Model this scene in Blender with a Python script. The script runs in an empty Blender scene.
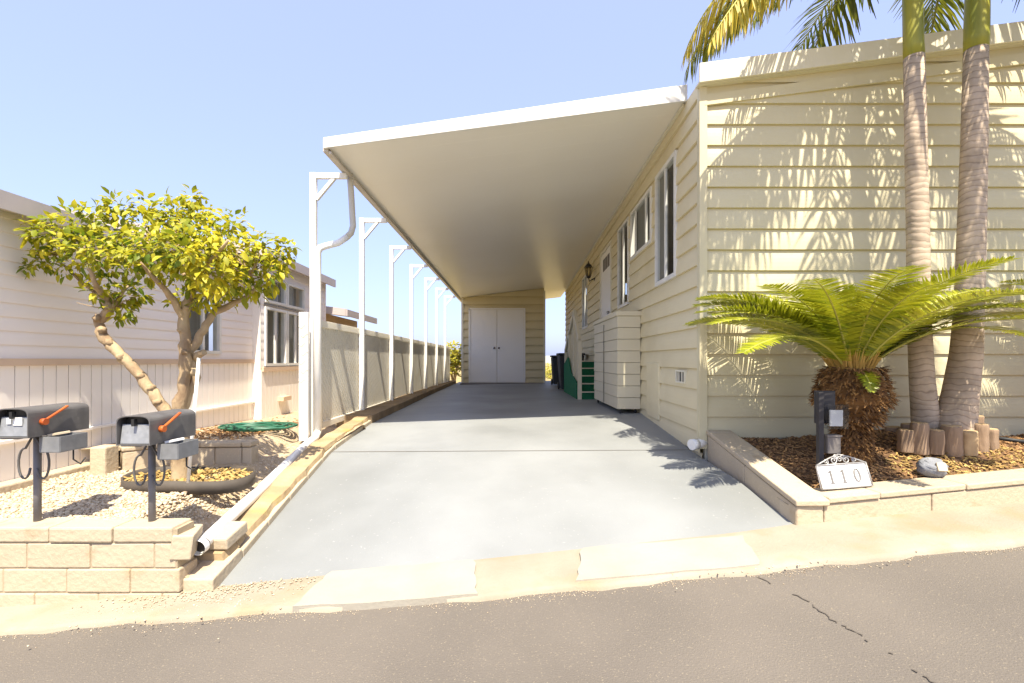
import bpy, math, random
from mathutils import Vector, Matrix, Euler
R = random.Random(7)
SC = bpy.context.scene
COL = SC.collection
F = 480.0; CZ = 1.35
def P(x, y, d):
    return Vector(((x - 512) * d / F, d, CZ - (y - 360) * d / F))

# ------------------------------------------------------------------ mesh builder
class MB:
    def __init__(s): s.v = []; s.f = []; s.sm = []
    def add(s, vs, fs, smooth=False):
        n = len(s.v); s.v += [tuple(v) for v in vs]
        for f in fs: s.f.append([i + n for i in f]); s.sm.append(smooth)
        return s
    def quad(s, a, b, c, d): return s.add([a, b, c, d], [(0, 1, 2, 3)])
    def hexa(s, b, t):
        return s.add(list(b) + list(t), [(3, 2, 1, 0), (4, 5, 6, 7), (0, 1, 5, 4), (1, 2, 6, 5), (2, 3, 7, 6), (3, 0, 4, 7)])
    def box(s, c, sz, rot=None):
        c = Vector(c); x, y, z = sz[0] / 2, sz[1] / 2, sz[2] / 2
        q = [(-x, -y), (x, -y), (x, y), (-x, y)]
        vs = [Vector((a, b, -z)) for a, b in q] + [Vector((a, b, z)) for a, b in q]
        if rot is not None: vs = [rot @ v for v in vs]
        vs = [v + c for v in vs]
        return s.hexa(vs[:4], vs[4:])
    def bar(s, a, b, w, h, up=(0, 0, 1)):
        a = Vector(a); b = Vector(b); t = (b - a).normalized(); u = Vector(up)
        sd = t.cross(u).normalized() * (w / 2); u2 = sd.cross(t).normalized() * (h / 2)
        f = lambda p: [p - sd - u2, p + sd - u2, p + sd + u2, p - sd + u2]
        A = f(a); B = f(b)
        return s.add(A + B, [(0, 1, 2, 3), (7, 6, 5, 4), (0, 4, 5, 1), (1, 5, 6, 2), (2, 6, 7, 3), (3, 7, 4, 0)])
    def tube(s, pts, rad, n=10, cap=True):
        pts = [Vector(p) for p in pts]
        if not hasattr(rad, '__len__'): rad = [rad] * len(pts)
        rings = []; ref = None
        for i, p in enumerate(pts):
            t = (pts[min(i + 1, len(pts) - 1)] - pts[max(i - 1, 0)]).normalized()
            if ref is None:
                ref = Vector((1, 0, 0)) if abs(t.x) < .8 else Vector((0, 1, 0))
            a = (ref - t * ref.dot(t)).normalized(); ref = a; b = t.cross(a)
            rings.append([p + (a * math.cos(k * 2 * math.pi / n) + b * math.sin(k * 2 * math.pi / n)) * rad[i] for k in range(n)])
        vs = [v for r in rings for v in r]; fs = []
        for i in range(len(pts) - 1):
            for k in range(n):
                fs.append((i * n + k, i * n + (k + 1) % n, (i + 1) * n + (k + 1) % n, (i + 1) * n + k))
        s.add(vs, fs, True)
        if cap:
            m = len(s.v) - len(vs)
            s.f.append([m + k for k in range(n)][::-1]); s.sm.append(False)
            s.f.append([m + (len(pts) - 1) * n + k for k in range(n)]); s.sm.append(False)
        return s
    def prism(s, poly, vec):
        poly = [Vector(p) for p in poly]; vec = Vector(vec); n = len(poly)
        vs = poly + [p + vec for p in poly]
        fs = [tuple(range(n))[::-1], tuple(range(n, 2 * n))] + [(i, (i + 1) % n, n + (i + 1) % n, n + i) for i in range(n)]
        return s.add(vs, fs)
    def lathe(s, c, prof, n=16):
        c = Vector(c); vs = []
        for r, z in prof:
            for k in range(n):
                a = k * 2 * math.pi / n
                vs.append(c + Vector((r * math.cos(a), r * math.sin(a), z)))
        m = len(prof)
        fs = [(i * n + k, i * n + (k + 1) % n, (i + 1) * n + (k + 1) % n, (i + 1) * n + k) for i in range(m - 1) for k in range(n)]
        s.add(vs, fs, True)
        b = len(s.v) - len(vs)
        s.f.append([b + k for k in range(n)][::-1]); s.sm.append(False)
        s.f.append([b + (m - 1) * n + k for k in range(n)]); s.sm.append(False)
        return s
    def blob(s, c, r, seed=0, amp=.25, nu=6, nv=4):
        c = Vector(c); rr = random.Random(seed)
        vs = [c + Vector((0, 0, r[2]))]
        for j in range(1, nv):
            th = math.pi * j / nv
            for i in range(nu):
                ph = 2 * math.pi * i / nu + j * .5
                k = 1 + (rr.random() - .5) * 2 * amp
                vs.append(c + Vector((r[0] * math.sin(th) * math.cos(ph) * k, r[1] * math.sin(th) * math.sin(ph) * k, r[2] * math.cos(th) * k)))
        vs.append(c - Vector((0, 0, r[2])))
        fs = [(0, 1 + i, 1 + (i + 1) % nu) for i in range(nu)]
        for j in range(nv - 2):
            for i in range(nu):
                a = 1 + j * nu
                fs.append((a + i, a + nu + i, a + nu + (i + 1) % nu, a + (i + 1) % nu))
        a = 1 + (nv - 2) * nu
        fs += [(a + i, len(vs) - 1, a + (i + 1) % nu) for i in range(nu)]
        return s.add(vs, fs, True)
    def build(s, name, mat, parent=None, bevel=0, origin=None):
        me = bpy.data.meshes.new(name)
        o3 = Vector(origin) if origin is not None else Vector((0, 0, 0))
        me.from_pydata([tuple(Vector(v) - o3) for v in s.v], [], s.f)
        me.polygons.foreach_set('use_smooth', s.sm)
        me.validate(); me.update()
        if mat: me.materials.append(mat)
        ob = bpy.data.objects.new(name, me); COL.objects.link(ob)
        if parent is not None:
            ob.parent = parent; w = Vector((0, 0, 0)); q = parent
            while q is not None: w += q.location; q = q.parent
            ob.location = o3 - w
        else: ob.location = o3
        if bevel:
            m = ob.modifiers.new('bevel', 'BEVEL'); m.width = bevel; m.segments = 2; m.limit_method = 'ANGLE'
        return ob
def thing(name, label, cat, loc=(0, 0, 0), group=None):
    o = bpy.data.objects.new(name, None); COL.objects.link(o); o.location = loc; o.empty_display_size = .1
    return tag(o, label, cat, group)
def tag(o, label, cat, group=None):
    o['label'] = label; o['category'] = cat
    if group: o['group'] = group
    return o
def struct(o, kind='structure'):
    o['kind'] = kind; return o

# ------------------------------------------------------------------ materials
def mat(name, c1, c2=None, scale=4.0, rough=.7, bump=.0, bscale=60.0, spec=.3, metal=0, island=0.0,
        speck=None, speck_scale=250, speck_lo=.62, trans=0.0, stretch=None, stain=None, stain_scale=1.2, detail=6, stain_lo=.52):
    m = bpy.data.materials.new(name); m.use_nodes = True
    nt = m.node_tree; N = nt.nodes; L = nt.links
    b = N['Principled BSDF']; out = N['Material Output']
    b.inputs['Roughness'].default_value = rough; b.inputs['Metallic'].default_value = metal
    b.inputs['Specular IOR Level'].default_value = spec
    tc = N.new('ShaderNodeTexCoord'); src = tc.outputs['Object']
    if stretch:
        mp = N.new('ShaderNodeMapping'); mp.inputs['Scale'].default_value = stretch; L.new(src, mp.inputs['Vector']); src = mp.outputs['Vector']
    c2 = c2 or tuple(x * .82 for x in c1)
    no = N.new('ShaderNodeTexNoise'); no.inputs['Scale'].default_value = scale; no.inputs['Detail'].default_value = detail
    L.new(src, no.inputs['Vector'])
    rp = N.new('ShaderNodeValToRGB'); rp.color_ramp.elements[0].position = .34; rp.color_ramp.elements[1].position = .68
    rp.color_ramp.elements[0].color = (*c1, 1); rp.color_ramp.elements[1].color = (*c2, 1)
    col = rp.outputs['Color']
    if island:
        ge = N.new('ShaderNodeNewGeometry')
        mx = N.new('ShaderNodeMix'); mx.data_type = 'FLOAT'; mx.inputs[0].default_value = island
        L.new(no.outputs['Fac'], mx.inputs[2]); 
        mr = N.new('ShaderNodeMapRange'); mr.inputs[1].default_value = 0; mr.inputs[2].default_value = 1; mr.inputs[3].default_value = .28; mr.inputs[4].default_value = .75
        L.new(ge.outputs['Random Per Island'], mr.inputs[0]); L.new(mr.outputs[0], mx.inputs[3]); L.new(mx.outputs[0], rp.inputs['Fac'])
    else: L.new(no.outputs['Fac'], rp.inputs['Fac'])
    def over(col, cc, sc, lo, hi, fac=1.0):
        n2 = N.new('ShaderNodeTexNoise'); n2.inputs['Scale'].default_value = sc; n2.inputs['Detail'].default_value = 4
        L.new(src, n2.inputs['Vector'])
        r2 = N.new('ShaderNodeMapRange'); r2.inputs[1].default_value = lo; r2.inputs[2].default_value = hi; r2.inputs[4].default_value = fac
        L.new(n2.outputs['Fac'], r2.inputs[0])
        mi = N.new('ShaderNodeMix'); mi.data_type = 'RGBA'
        L.new(r2.outputs[0], mi.inputs[0]); L.new(col, mi.inputs[6]); mi.inputs[7].default_value = (*cc, 1)
        return mi.outputs[2]
    if stain: col = over(col, stain, stain_scale, stain_lo, stain_lo + .2, .75)
    if speck: col = over(col, speck, speck_scale, speck_lo, speck_lo + .06, .8)
    L.new(col, b.inputs['Base Color'])
    if bump:
        nb = N.new('ShaderNodeTexNoise'); nb.inputs['Scale'].default_value = bscale; nb.inputs['Detail'].default_value = 5
        L.new(src, nb.inputs['Vector'])
        bu = N.new('ShaderNodeBump'); bu.inputs['Strength'].default_value = bump; bu.inputs['Distance'].default_value = .01
        L.new(nb.outputs['Fac'], bu.inputs['Height']); L.new(bu.outputs['Normal'], b.inputs['Normal'])
    if trans:
        tr = N.new('ShaderNodeBsdfTranslucent'); L.new(col, tr.inputs['Color'])
        ms = N.new('ShaderNodeMixShader'); ms.inputs[0].default_value = trans
        L.new(b.outputs[0], ms.inputs[1]); L.new(tr.outputs[0], ms.inputs[2]); L.new(ms.outputs[0], out.inputs['Surface'])
    return m
def glass(name, tint=(.75, .8, .8), refl=.18):
    m = bpy.data.materials.new(name); m.use_nodes = True; nt = m.node_tree; N = nt.nodes; L = nt.links
    N.remove(N['Principled BSDF'])
    t = N.new('ShaderNodeBsdfTransparent'); t.inputs[0].default_value = (*tint, 1)
    g = N.new('ShaderNodeBsdfGlossy'); g.inputs['Roughness'].default_value = .02; g.inputs['Color'].default_value = (.95, .97, 1, 1)
    lw = N.new('ShaderNodeLayerWeight'); lw.inputs[0].default_value = refl
    mr = N.new('ShaderNodeMapRange'); mr.inputs[3].default_value = refl * .2; mr.inputs[4].default_value = refl * .6; L.new(lw.outputs['Fresnel'], mr.inputs[0])
    ms = N.new('ShaderNodeMixShader'); L.new(mr.outputs[0], ms.inputs[0]); L.new(t.outputs[0], ms.inputs[1]); L.new(g.outputs[0], ms.inputs[2])
    L.new(ms.outputs[0], N['Material Output'].inputs['Surface'])
    return m

m_asphalt = mat('asphalt', (.128, .112, .093), (.155, .135, .111), scale=1.3, rough=.9, bump=.5, bscale=150, speck=(.25, .21, .15), speck_scale=130, speck_lo=.62, stain=(.112, .096, .077), stain_scale=.8, stain_lo=.55)
m_crack = mat('tar_crack', (.112, .096, .077), rough=.9, bump=.4)
m_gutter = mat('gutter_concrete', (.335, .298, .232), (.275, .238, .175), scale=2.2, rough=.85, bump=.35, bscale=60, stain=(.30, .225, .13), stain_scale=3.5, speck=(.3, .25, .19), speck_scale=90, speck_lo=.66)
m_patch = mat('patch_concrete', (.365, .338, .28), (.325, .295, .235), scale=3.0, rough=.8, bump=.25, bscale=70, speck=(.38, .33, .25), speck_scale=60, speck_lo=.68)
m_drive = mat('driveway_paint', (.272, .282, .278), (.205, .214, .21), scale=.9, rough=.55, bump=.12, bscale=90, spec=.35, stain=(.175, .183, .178), stain_scale=.7, speck=(.30, .30, .29), speck_scale=40, speck_lo=.66)
m_joint = mat('joint_groove', (.16, .14, .12), rough=.9)
m_block = mat('slump_block', (.48, .40, .285), (.44, .36, .25), scale=3.0, rough=.88, bump=.5, bscale=35, island=.4, stain=(.36, .25, .13), stain_scale=6, stain_lo=.6, speck=(.56, .46, .31), speck_scale=70)
m_mortar = mat('mortar', (.40, .325, .215), rough=.95, bump=.4)
m_mossy = mat('mossy_curb', (.42, .32, .19), (.30, .21, .11), scale=5, rough=.9, bump=.7, bscale=28, stain=(.36, .30, .07), stain_scale=4, stain_lo=.57, island=.3)
m_brown = mat('brown_shaded_curb', (.30, .22, .13), (.21, .15, .09), scale=4, rough=.9, bump=.6, bscale=30, island=.3)  # brown curb colour, darkened to carry the carport's shade
m_siding = mat('cream_siding', (.635, .575, .385), (.595, .535, .35), scale=.8, rough=.55, bump=.12, bscale=7, spec=.3, stain=(.56, .495, .32), stain_scale=1.4)
m_siding_side = mat('cream_lap_siding', (.71, .63, .42), (.67, .59, .385), scale=.9, rough=.6, bump=.08, bscale=25, stain=(.62, .54, .345), stain_scale=1.6)
m_shed = mat('shed_siding', (.66, .575, .36), (.62, .54, .33), scale=1.2, rough=.6, bump=.06)
m_trim = mat('cream_trim', (.74, .70, .56), (.70, .66, .52), scale=2, rough=.5)
m_white = mat('white_paint', (.80, .79, .75), (.76, .75, .71), scale=2, rough=.45, bump=.03)
m_soffit = mat('carport_ceiling', (.88, .85, .77), (.865, .83, .75), scale=1.1, rough=.36, spec=.5, bump=.02, bscale=6, stain=(.84, .80, .71), stain_scale=.6)
m_gut = mat('roof_gutter', (.55, .50, .42), (.48, .43, .35), scale=5, rough=.5)
m_metalgrey = mat('grey_downspout', (.55, .53, .47), (.5, .47, .4), rough=.45, spec=.5)
m_lattice = mat('lattice_vinyl', (.90, .87, .78), (.87, .84, .74), scale=3, rough=.6, stain=(.78, .71, .55), stain_scale=2.5, stain_lo=.58, trans=.35)
m_roof = mat('roof_shingle', (.22, .20, .18), (.17, .15, .14), scale=12, rough=.9, bump=.4)
m_frame = mat('window_frame', (.80, .79, .74), rough=.4)
m_glass = glass('window_glass', (.78, .80, .78), .2)
m_blind = mat('window_blind', (.30, .29, .265), (.25, .24, .22), scale=1, stretch=(1, 40, .5), rough=.8)
m_room = mat('room_dark', (.075, .064, .048), rough=.9)  # near-black tone painted for the unlit room behind the panes
m_dark = mat('dark_interior', (.05, .045, .04), rough=.9)
m_door = mat('white_door', (.86, .84, .79), (.84, .82, .77), scale=1, rough=.45)
m_black = mat('black_iron', (.02, .02, .02), rough=.4, spec=.5)
m_lampglass = glass('lantern_glass', (.8, .75, .6), .2)
m_cab = mat('cabinet_paint', (.66, .60, .44), (.62, .56, .40), scale=1.5, rough=.6, bump=.08, bscale=30)
m_green = mat('green_carpet', (.02, .16, .07), (.015, .12, .05), scale=30, rough=.95, bump=.5, bscale=200)
m_bin = mat('bin_plastic', (.035, .04, .045), (.03, .033, .036), rough=.5)
m_mailbox = mat('mailbox_grey', (.12, .115, .11), (.085, .08, .078), scale=14, rough=.5, spec=.45, stain=(.18, .17, .155), stain_scale=22, stain_lo=.6)
m_galv = mat('galvanized', (.34, .35, .36), (.26, .27, .28), scale=25, rough=.45, metal=.3, stain=(.2, .2, .2), stain_scale=30, stain_lo=.58)
m_tray = mat('tray_metal', (.20, .205, .21), (.15, .155, .16), scale=20, rough=.5, spec=.4)
m_flag = mat('orange_flag', (.50, .12, .025), (.40, .07, .02), scale=8, rough=.5)
m_postgrey = mat('grey_post', (.20, .19, .19), (.14, .135, .135), scale=12, rough=.55)
m_paper = mat('paper', (.8, .8, .78), rough=.8)
m_pvc = mat('white_pvc', (.82, .81, .77), (.78, .76, .7), scale=6, rough=.35, spec=.5)
m_gravel = mat('gravel_stone', (.62, .53, .38), (.40, .30, .20), scale=30, rough=.9, island=.8)
m_gbase = mat('gravel_ground', (.46, .36, .235), (.33, .245, .15), scale=22, rough=.95, bump=.9, bscale=70, speck=(.58, .5, .38), speck_scale=60, speck_lo=.56)
m_mulch = mat('bark_chip', (.42, .245, .105), (.15, .08, .04), scale=30, rough=.95, island=.85)
m_mbase = mat('mulch_ground', (.20, .115, .055), (.10, .055, .028), scale=18, rough=.95, bump=1, bscale=60, stain=(.42, .27, .09), stain_scale=1.6, stain_lo=.55)
m_leaflit = mat('leaf_litter', (.52, .37, .13), (.28, .18, .06), scale=10, rough=.95, island=.8)
m_hose = mat('green_hose', (.03, .14, .08), (.02, .10, .055), rough=.4, spec=.5)
m_hoseblk = mat('black_hose', (.03, .03, .03), rough=.5)
m_nwall = mat('neighbour_siding', (.88, .82, .77), (.86, .795, .745), scale=1.5, rough=.65, bump=.05)
m_nskirt = mat('neighbour_skirting', (.90, .85, .78), (.88, .825, .755), scale=2, rough=.7)
m_ntrim = mat('neighbour_trim', (.66, .50, .36), (.6, .45, .32), rough=.7)
m_nfascia = mat('neighbour_fascia', (.50, .44, .42), (.45, .40, .38), rough=.7)
m_norange = mat('tan_stucco', (.62, .44, .26), (.56, .39, .22), rough=.85)
m_bark = mat('lemon_bark', (.47, .36, .215), (.25, .17, .10), scale=11, rough=.9, bump=1.0, bscale=40, stretch=(1, 1, .5))
m_leaf = mat('lemon_leaf', (.66, .56, .03), (.12, .19, .012), scale=2.2, rough=.5, island=.6, trans=.42, spec=.4)
m_lemon = mat('lemon_skin', (.62, .52, .03), (.52, .44, .02), scale=8, rough=.45)
m_sago = mat('sago_leaf', (.46, .46, .024), (.10, .16, .010), scale=3, rough=.35, island=.5, trans=.24, spec=.45)
m_sagorib = mat('sago_rib', (.45, .43, .09), rough=.5)
m_sagobase = mat('sago_thatch', (.36, .19, .065), (.10, .05, .022), scale=20, rough=.95, island=.8)
m_sagocore = mat('sago_cone', (.60, .38, .10), (.42, .25, .06), scale=40, rough=.95, island=.6)
m_palmleaf = mat('palm_leaf', (.30, .29, .025), (.09, .125, .016), scale=2, rough=.45, island=.6, trans=.35, spec=.4)
m_palmold = mat('palm_leaf_yellowing', (.66, .48, .06), (.36, .32, .035), scale=2.5, rough=.5, island=.6, trans=.35)
m_shaft = mat('crownshaft', (.36, .34, .05), (.20, .22, .035), scale=3, rough=.4, spec=.4, stretch=(4, 4, .6), stain=(.42, .33, .04), stain_scale=2)
m_log = mat('log_bark', (.34, .24, .16), (.18, .12, .075), scale=14, rough=.95, bump=.8, bscale=40, stretch=(1, 1, .25), island=.4)
m_logend = mat('log_end', (.50, .36, .20), (.38, .26, .14), scale=20, rough=.9)
m_rock = mat('grey_rock', (.26, .27, .29), (.17, .175, .19), scale=14, rough=.85, bump=.5, bscale=30, speck=(.42, .42, .42), speck_scale=60)
m_rockpatch = mat('tan_patch', (.62, .52, .36), rough=.9)
m_silver = mat('sign_silver', (.42, .41, .39), (.33, .32, .3), scale=20, rough=.4, metal=.4)
m_signwhite = mat('sign_white', (.80, .80, .79), (.77, .77, .76), rough=.5)
m_digit = mat('sign_digit', (.20, .19, .18), rough=.6)
m_darkpost = mat('dark_post', (.032, .03, .032), (.05, .047, .048), scale=9, rough=.6)
m_clear = glass('clear_plastic', (.86, .87, .88), .12)
m_box = mat('grey_box', (.16, .145, .135), (.12, .11, .10), rough=.6)
m_edging = mat('plastic_edging', (.09, .075, .06), (.06, .05, .04), scale=8, rough=.7)
m_dirt = mat('dry_ground', (.40, .30, .12), (.26, .20, .08), scale=.25, rough=.95, bump=.3, bscale=5)
m_bush = mat('bush_leaf', (.50, .42, .04), (.20, .22, .03), scale=3, rough=.6, island=.7, trans=.3)
m_hill = mat('far_hill', (.33, .32, .27), (.27, .29, .22), scale=.02, rough=1)

def pan_seams(m):      # shallow pan seams of an aluminium patio roof
    nt = m.node_tree; N = nt.nodes; L = nt.links; b = N['Principled BSDF']
    tc = N.new('ShaderNodeTexCoord'); w = N.new('ShaderNodeTexWave'); w.wave_type = 'BANDS'; w.bands_direction = 'Y'; w.wave_profile = 'SAW'; w.inputs['Scale'].default_value = .78
    L.new(tc.outputs['Object'], w.inputs['Vector'])
    mr = N.new('ShaderNodeMapRange'); mr.inputs[1].default_value = .95; mr.inputs[2].default_value = 1; L.new(w.outputs['Fac'], mr.inputs[0])
    bu = N.new('ShaderNodeBump'); bu.inputs['Strength'].default_value = .25; bu.inputs['Distance'].default_value = .006; L.new(mr.outputs[0], bu.inputs['Height'])
    if b.inputs['Normal'].links: L.new(b.inputs['Normal'].links[0].from_socket, bu.inputs['Normal'])
    L.new(bu.outputs[0], b.inputs['Normal'])
pan_seams(m_soffit)
# palm trunk: ring scars along z
def trunk_mat():
    m = bpy.data.materials.new('palm_trunk'); m.use_nodes = True; nt = m.node_tree; N = nt.nodes; L = nt.links; b = N['Principled BSDF']
    tc = N.new('ShaderNodeTexCoord'); w = N.new('ShaderNodeTexWave'); w.wave_type = 'BANDS'; w.bands_direction = 'Z'
    w.inputs['Scale'].default_value = 6.5; w.inputs['Distortion'].default_value = 6.5; w.inputs['Detail'].default_value = 3; w.inputs['Detail Scale'].default_value = .8
    L.new(tc.outputs['Object'], w.inputs['Vector'])
    rp = N.new('ShaderNodeValToRGB'); e = rp.color_ramp.elements
    e[0].color = (.34, .26, .185, 1); e[0].position = .0; e[1].color = (.50, .395, .29, 1); e[1].position = .14
    L.new(w.outputs['Fac'], rp.inputs[0])
    n = N.new('ShaderNodeTexNoise'); n.inputs['Scale'].default_value = 9; n.inputs['Detail'].default_value = 6; L.new(tc.outputs['Object'], n.inputs['Vector'])
    mx = N.new('ShaderNodeMix'); mx.data_type = 'RGBA'; mx.blend_type = 'MULTIPLY'; mx.inputs[0].default_value = .7
    r2 = N.new('ShaderNodeMapRange'); r2.inputs[1].default_value = .3; r2.inputs[2].default_value = .65; r2.inputs[3].default_value = .55; r2.inputs[4].default_value = 1.1; L.new(n.outputs['Fac'], r2.inputs[0])
    L.new(rp.outputs[0], mx.inputs[6]); L.new(r2.outputs[0], mx.inputs[7]); L.new(mx.outputs[2], b.inputs['Base Color'])
    bu = N.new('ShaderNodeBump'); bu.inputs['Strength'].default_value = .25; bu.inputs['Distance'].default_value = .008; L.new(w.outputs['Fac'], bu.inputs['Height']); L.new(bu.outputs[0], b.inputs['Normal'])
    b.inputs['Roughness'].default_value = .85
    return m
m_trunk = trunk_mat()

# ------------------------------------------------------------------ terrain functions
def Yl(X): return 2.767 + .1046 * X
def Zl(X): return .217 + .061 * max(-22, min(22, X))
def Zroad(X, Y): return Zl(X) - .03 * (Yl(X) - Y)
def Xw(Y): return 1.584 + .0208 * Y           # house side wall
def lerp(a, b, t): return a + (b - a) * t
def sstep(a, b, x):
    t = max(0, min(1, (x - a) / (b - a))); return t * t * (3 - 2 * t)
# strip boundary with asphalt
def strip_w(X):
    if X < 0: return lerp(.43, .25, min(1, -X / 2.4)) if X > -2.4 else .25
    return lerp(.43, .50, min(1, X / 3))

# ground
def ground_z(X, Y):
    yl = Yl(max(-25, min(25, X)))
    if Y < yl - 8:
        return Zroad(X, yl - 8) - .08
    if Y < yl: return Zroad(X, Y) - .08
    z = Zl(X) - .12
    z = lerp(z, .36 + .01 * max(-10, min(10, X)), sstep(yl + 1.6, yl + 4.5, Y))
    z = lerp(z, -1.6, sstep(22, 60, Y))
    return z
xs = [-600, -200, -80, -40] + [-25 + i for i in range(51)] + [40, 80, 200, 600]
ys = [-300, -80, -30, -15, -10] + [-6 + .5 * i for i in range(60)] + [26, 30, 35, 40, 50, 60, 90, 150, 300, 700, 1500]
g = MB(); vs = [(x, y, ground_z(x, y)) for y in ys for x in xs]; nx = len(xs)
g.add(vs, [(j * nx + i, j * nx + i + 1, (j + 1) * nx + i + 1, (j + 1) * nx + i) for j in range(len(ys) - 1) for i in range(nx - 1)], True)
struct(g.build('ground', m_dirt))
g = MB()
rr = random.Random(3)
prof = [(-500 + 25 * i, max(.5, 2.2 + 2.0 * math.sin(i * .35) + 1.3 * math.sin(i * .9 + 1) + rr.random())) for i in range(41)]
for (x0, h0), (x1, h1) in zip(prof, prof[1:]):
    g.quad((x0, 420, -3), (x1, 420, -3), (x1, 470, h1), (x0, 470, h0))
    g.quad((x0, 470, h0), (x1, 470, h1), (x1, 560, -3), (x0, 560, -3))
struct(g.build('hills', m_hill))

# road
rX = [-30, -22, -15, -10, -7, -5] + [-4 + .25 * i for i in range(33)] + [5, 7, 10, 15, 22, 30]
def wob(x, a=.012): return a * (math.sin(x * 9.1) + .6 * math.sin(x * 23.7 + 1) + .4 * math.sin(x * 51 + 2))
g = MB(); rows = []
for t in (0, .05, .15, .3, .5, .75, 1):
    for X in rX:
        yb = Yl(X) - strip_w(X) + .06; Y = lerp(yb, Yl(X) - 7.8, t); rows.append((X, Y, Zroad(X, Y) - .012))
n = len(rX)
g.add(rows, [(j * n + i, (j + 1) * n + i, (j + 1) * n + i + 1, j * n + i + 1) for j in range(6) for i in range(n - 1)], True)
struct(g.build('road', m_asphalt))
# crack in road
def road_pt(x, y):    # pixel to road plane
    lo, hi = .5, 6
    for _ in range(40):
        d = (lo + hi) / 2; p = P(x, y, d)
        if p.z > Zroad(p.x, p.y) - .012: lo = d
        else: hi = d
    return p
g = MB(); pts = []
anch = [(757, 577), (790, 592), (815, 607), (835, 622), (855, 633), (880, 648), (905, 664), (925, 676), (950, 695)]
A3 = [road_pt(*a) for a in anch]
for a, b in zip(A3, A3[1:]):
    for k in range(6):
        p = a.lerp(b, k / 6); pts.append(Vector((p.x + R.uniform(-.012, .012), p.y + R.uniform(-.006, .006), Zroad(p.x, p.y) - .008)))
for i in range(len(pts) - 1):
    if R.random() < .25: continue
    w0 = .001 + .0035 * abs(math.sin(i * 1.7)); w1 = .001 + .0035 * abs(math.sin((i + 1) * 1.7))
    g.quad(pts[i] - Vector((w0, w0 * .6, 0)), pts[i + 1] - Vector((w1, w1 * .6, 0)), pts[i + 1] + Vector((w1, w1 * .6, 0)), pts[i] + Vector((w0, w0 * .6, 0)))
struct(g.build('road_crack', m_crack))

# gutter strip (slabs along the street)
gX = [-30, -20, -12, -8, -6, -5] + [-4 + .12 * i for i in range(67)] + [4.6, 6, 8, 12, 20, 30]
g = MB(); rows = []
for X in gX:
    w = strip_w(X); yl = Yl(X)
    e = wob(X, .014)
    hr = .012 * sstep(1.2, 2.2, X)               # rolled edge rises along the right planter
    rows += [(X, yl - w + e, Zroad(X, yl - w) - .06), (X, yl - w + e, Zroad(X, yl - w) + .004), (X, yl - w + e + .03, Zroad(X, yl - w) + .014 + hr * .6),
             (X, yl - w * .6, Zroad(X, yl - w * .6) + .008 + hr * .8), (X, yl - .01, Zl(X) + .002 + hr), (X, yl + .12, Zl(X) + .0 + hr - .004)]
g.add(rows, [(i * 6 + j, (i + 1) * 6 + j, (i + 1) * 6 + j + 1, i * 6 + j + 1) for i in range(len(gX) - 1) for j in range(5)], True)
struct(g.build('gutter', m_gutter))
def slab(pts2d, th, name, m):
    g = MB(); P3 = []
    n = len(pts2d)
    for i in range(n):
        (x0, y0), (x1, y1) = pts2d[i], pts2d[(i + 1) % n]
        k = 7
        for q in range(k):
            t = q / k; x = lerp(x0, x1, t) + R.uniform(-.009, .009); y = lerp(y0, y1, t) + R.uniform(-.009, .009)
            P3.append((x, y))
    top = [(x, y, Zroad(x, y) + th) for x, y in P3]; bot = [(x, y, Zroad(x, y) - .03) for x, y in P3]; m_ = len(P3)
    g.add(bot + top, [tuple(range(m_, 2 * m_))] + [(i, (i + 1) % m_, m_ + (i + 1) % m_, m_ + i) for i in range(m_)])
    return struct(g.build(name, m))
def rp2(x, y): p = road_pt(x, y); return (p.x, p.y)
slab([rp2(330, 577), rp2(474, 565), rp2(476, 601), rp2(292, 614)], .021, 'pavement_patch', m_patch)
slab([rp2(582, 553), rp2(742, 541), rp2(762, 571), rp2(576, 586)], .021, 'pavement_patch', m_patch)

# driveway
dl = [(-1.593, 2.6, .12), (-1.64, 3.5, .30), (-1.69, 4.5, .4875), (-1.775, 6.0, .55), (-1.86, 11, .56), (-1.93, 17.6, .55)]
dr = [(1.752, 2.95, .324), (1.69, 3.6, .45), (1.63, 4.4, .525), (1.80, 6.28, .650), (1.98, 11, .645), (2.12, 17.6, .60)]
def interp(tab, Y):
    if Y <= tab[0][1]: return tab[0]
    for a, b in zip(tab, tab[1:]):
        if Y <= b[1]:
            t = (Y - a[1]) / (b[1] - a[1]); return tuple(lerp(p, q, t) for p, q in zip(a, b))
    return tab[-1]
def drive_z(X, Y):
    a = interp(dl, Y); b = interp(dr, Y); t = max(0, min(1, (X - a[0]) / (b[0] - a[0]))); return lerp(a[2], b[2], t)
g = MB(); rows = []; NC = 14; tt = []
for i in range(5):
    k = 6 if i < 4 else 8
    for q in range(k): tt.append((i, q / k))
tt.append((4, 1.0))
for i, t in tt:
    a = [lerp(p, q, t) for p, q in zip(dl[i], dl[i + 1])]; b = [lerp(p, q, t) for p, q in zip(dr[i], dr[i + 1])]
    for c in range(NC + 1):
        u = c / NC; rows.append(tuple(lerp(p, q, u) for p, q in zip(a, b)))
n = NC + 1
g.add(rows, [(j * n + i, j * n + i + 1, (j + 1) * n + i + 1, (j + 1) * n + i) for j in range(len(tt) - 1) for i in range(NC)], True)
front = rows[:n]
for a, b in zip(front, front[1:]): g.quad((a[0], a[1], a[2] - .1), (b[0], b[1], b[2] - .1), b, a)
struct(g.build('driveway', m_drive))
g = MB()
for k in range(NC):
    a = rows[12 * n + k]; b = rows[12 * n + k + 1]
    w = .006
    g.quad((a[0], a[1] - w, a[2] + .002), (b[0], b[1] - w, b[2] + .002), (b[0], b[1] + w, b[2] + .003), (a[0], a[1] + w, a[2] + .003))
struct(g.build('driveway_joint', m_joint))

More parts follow.
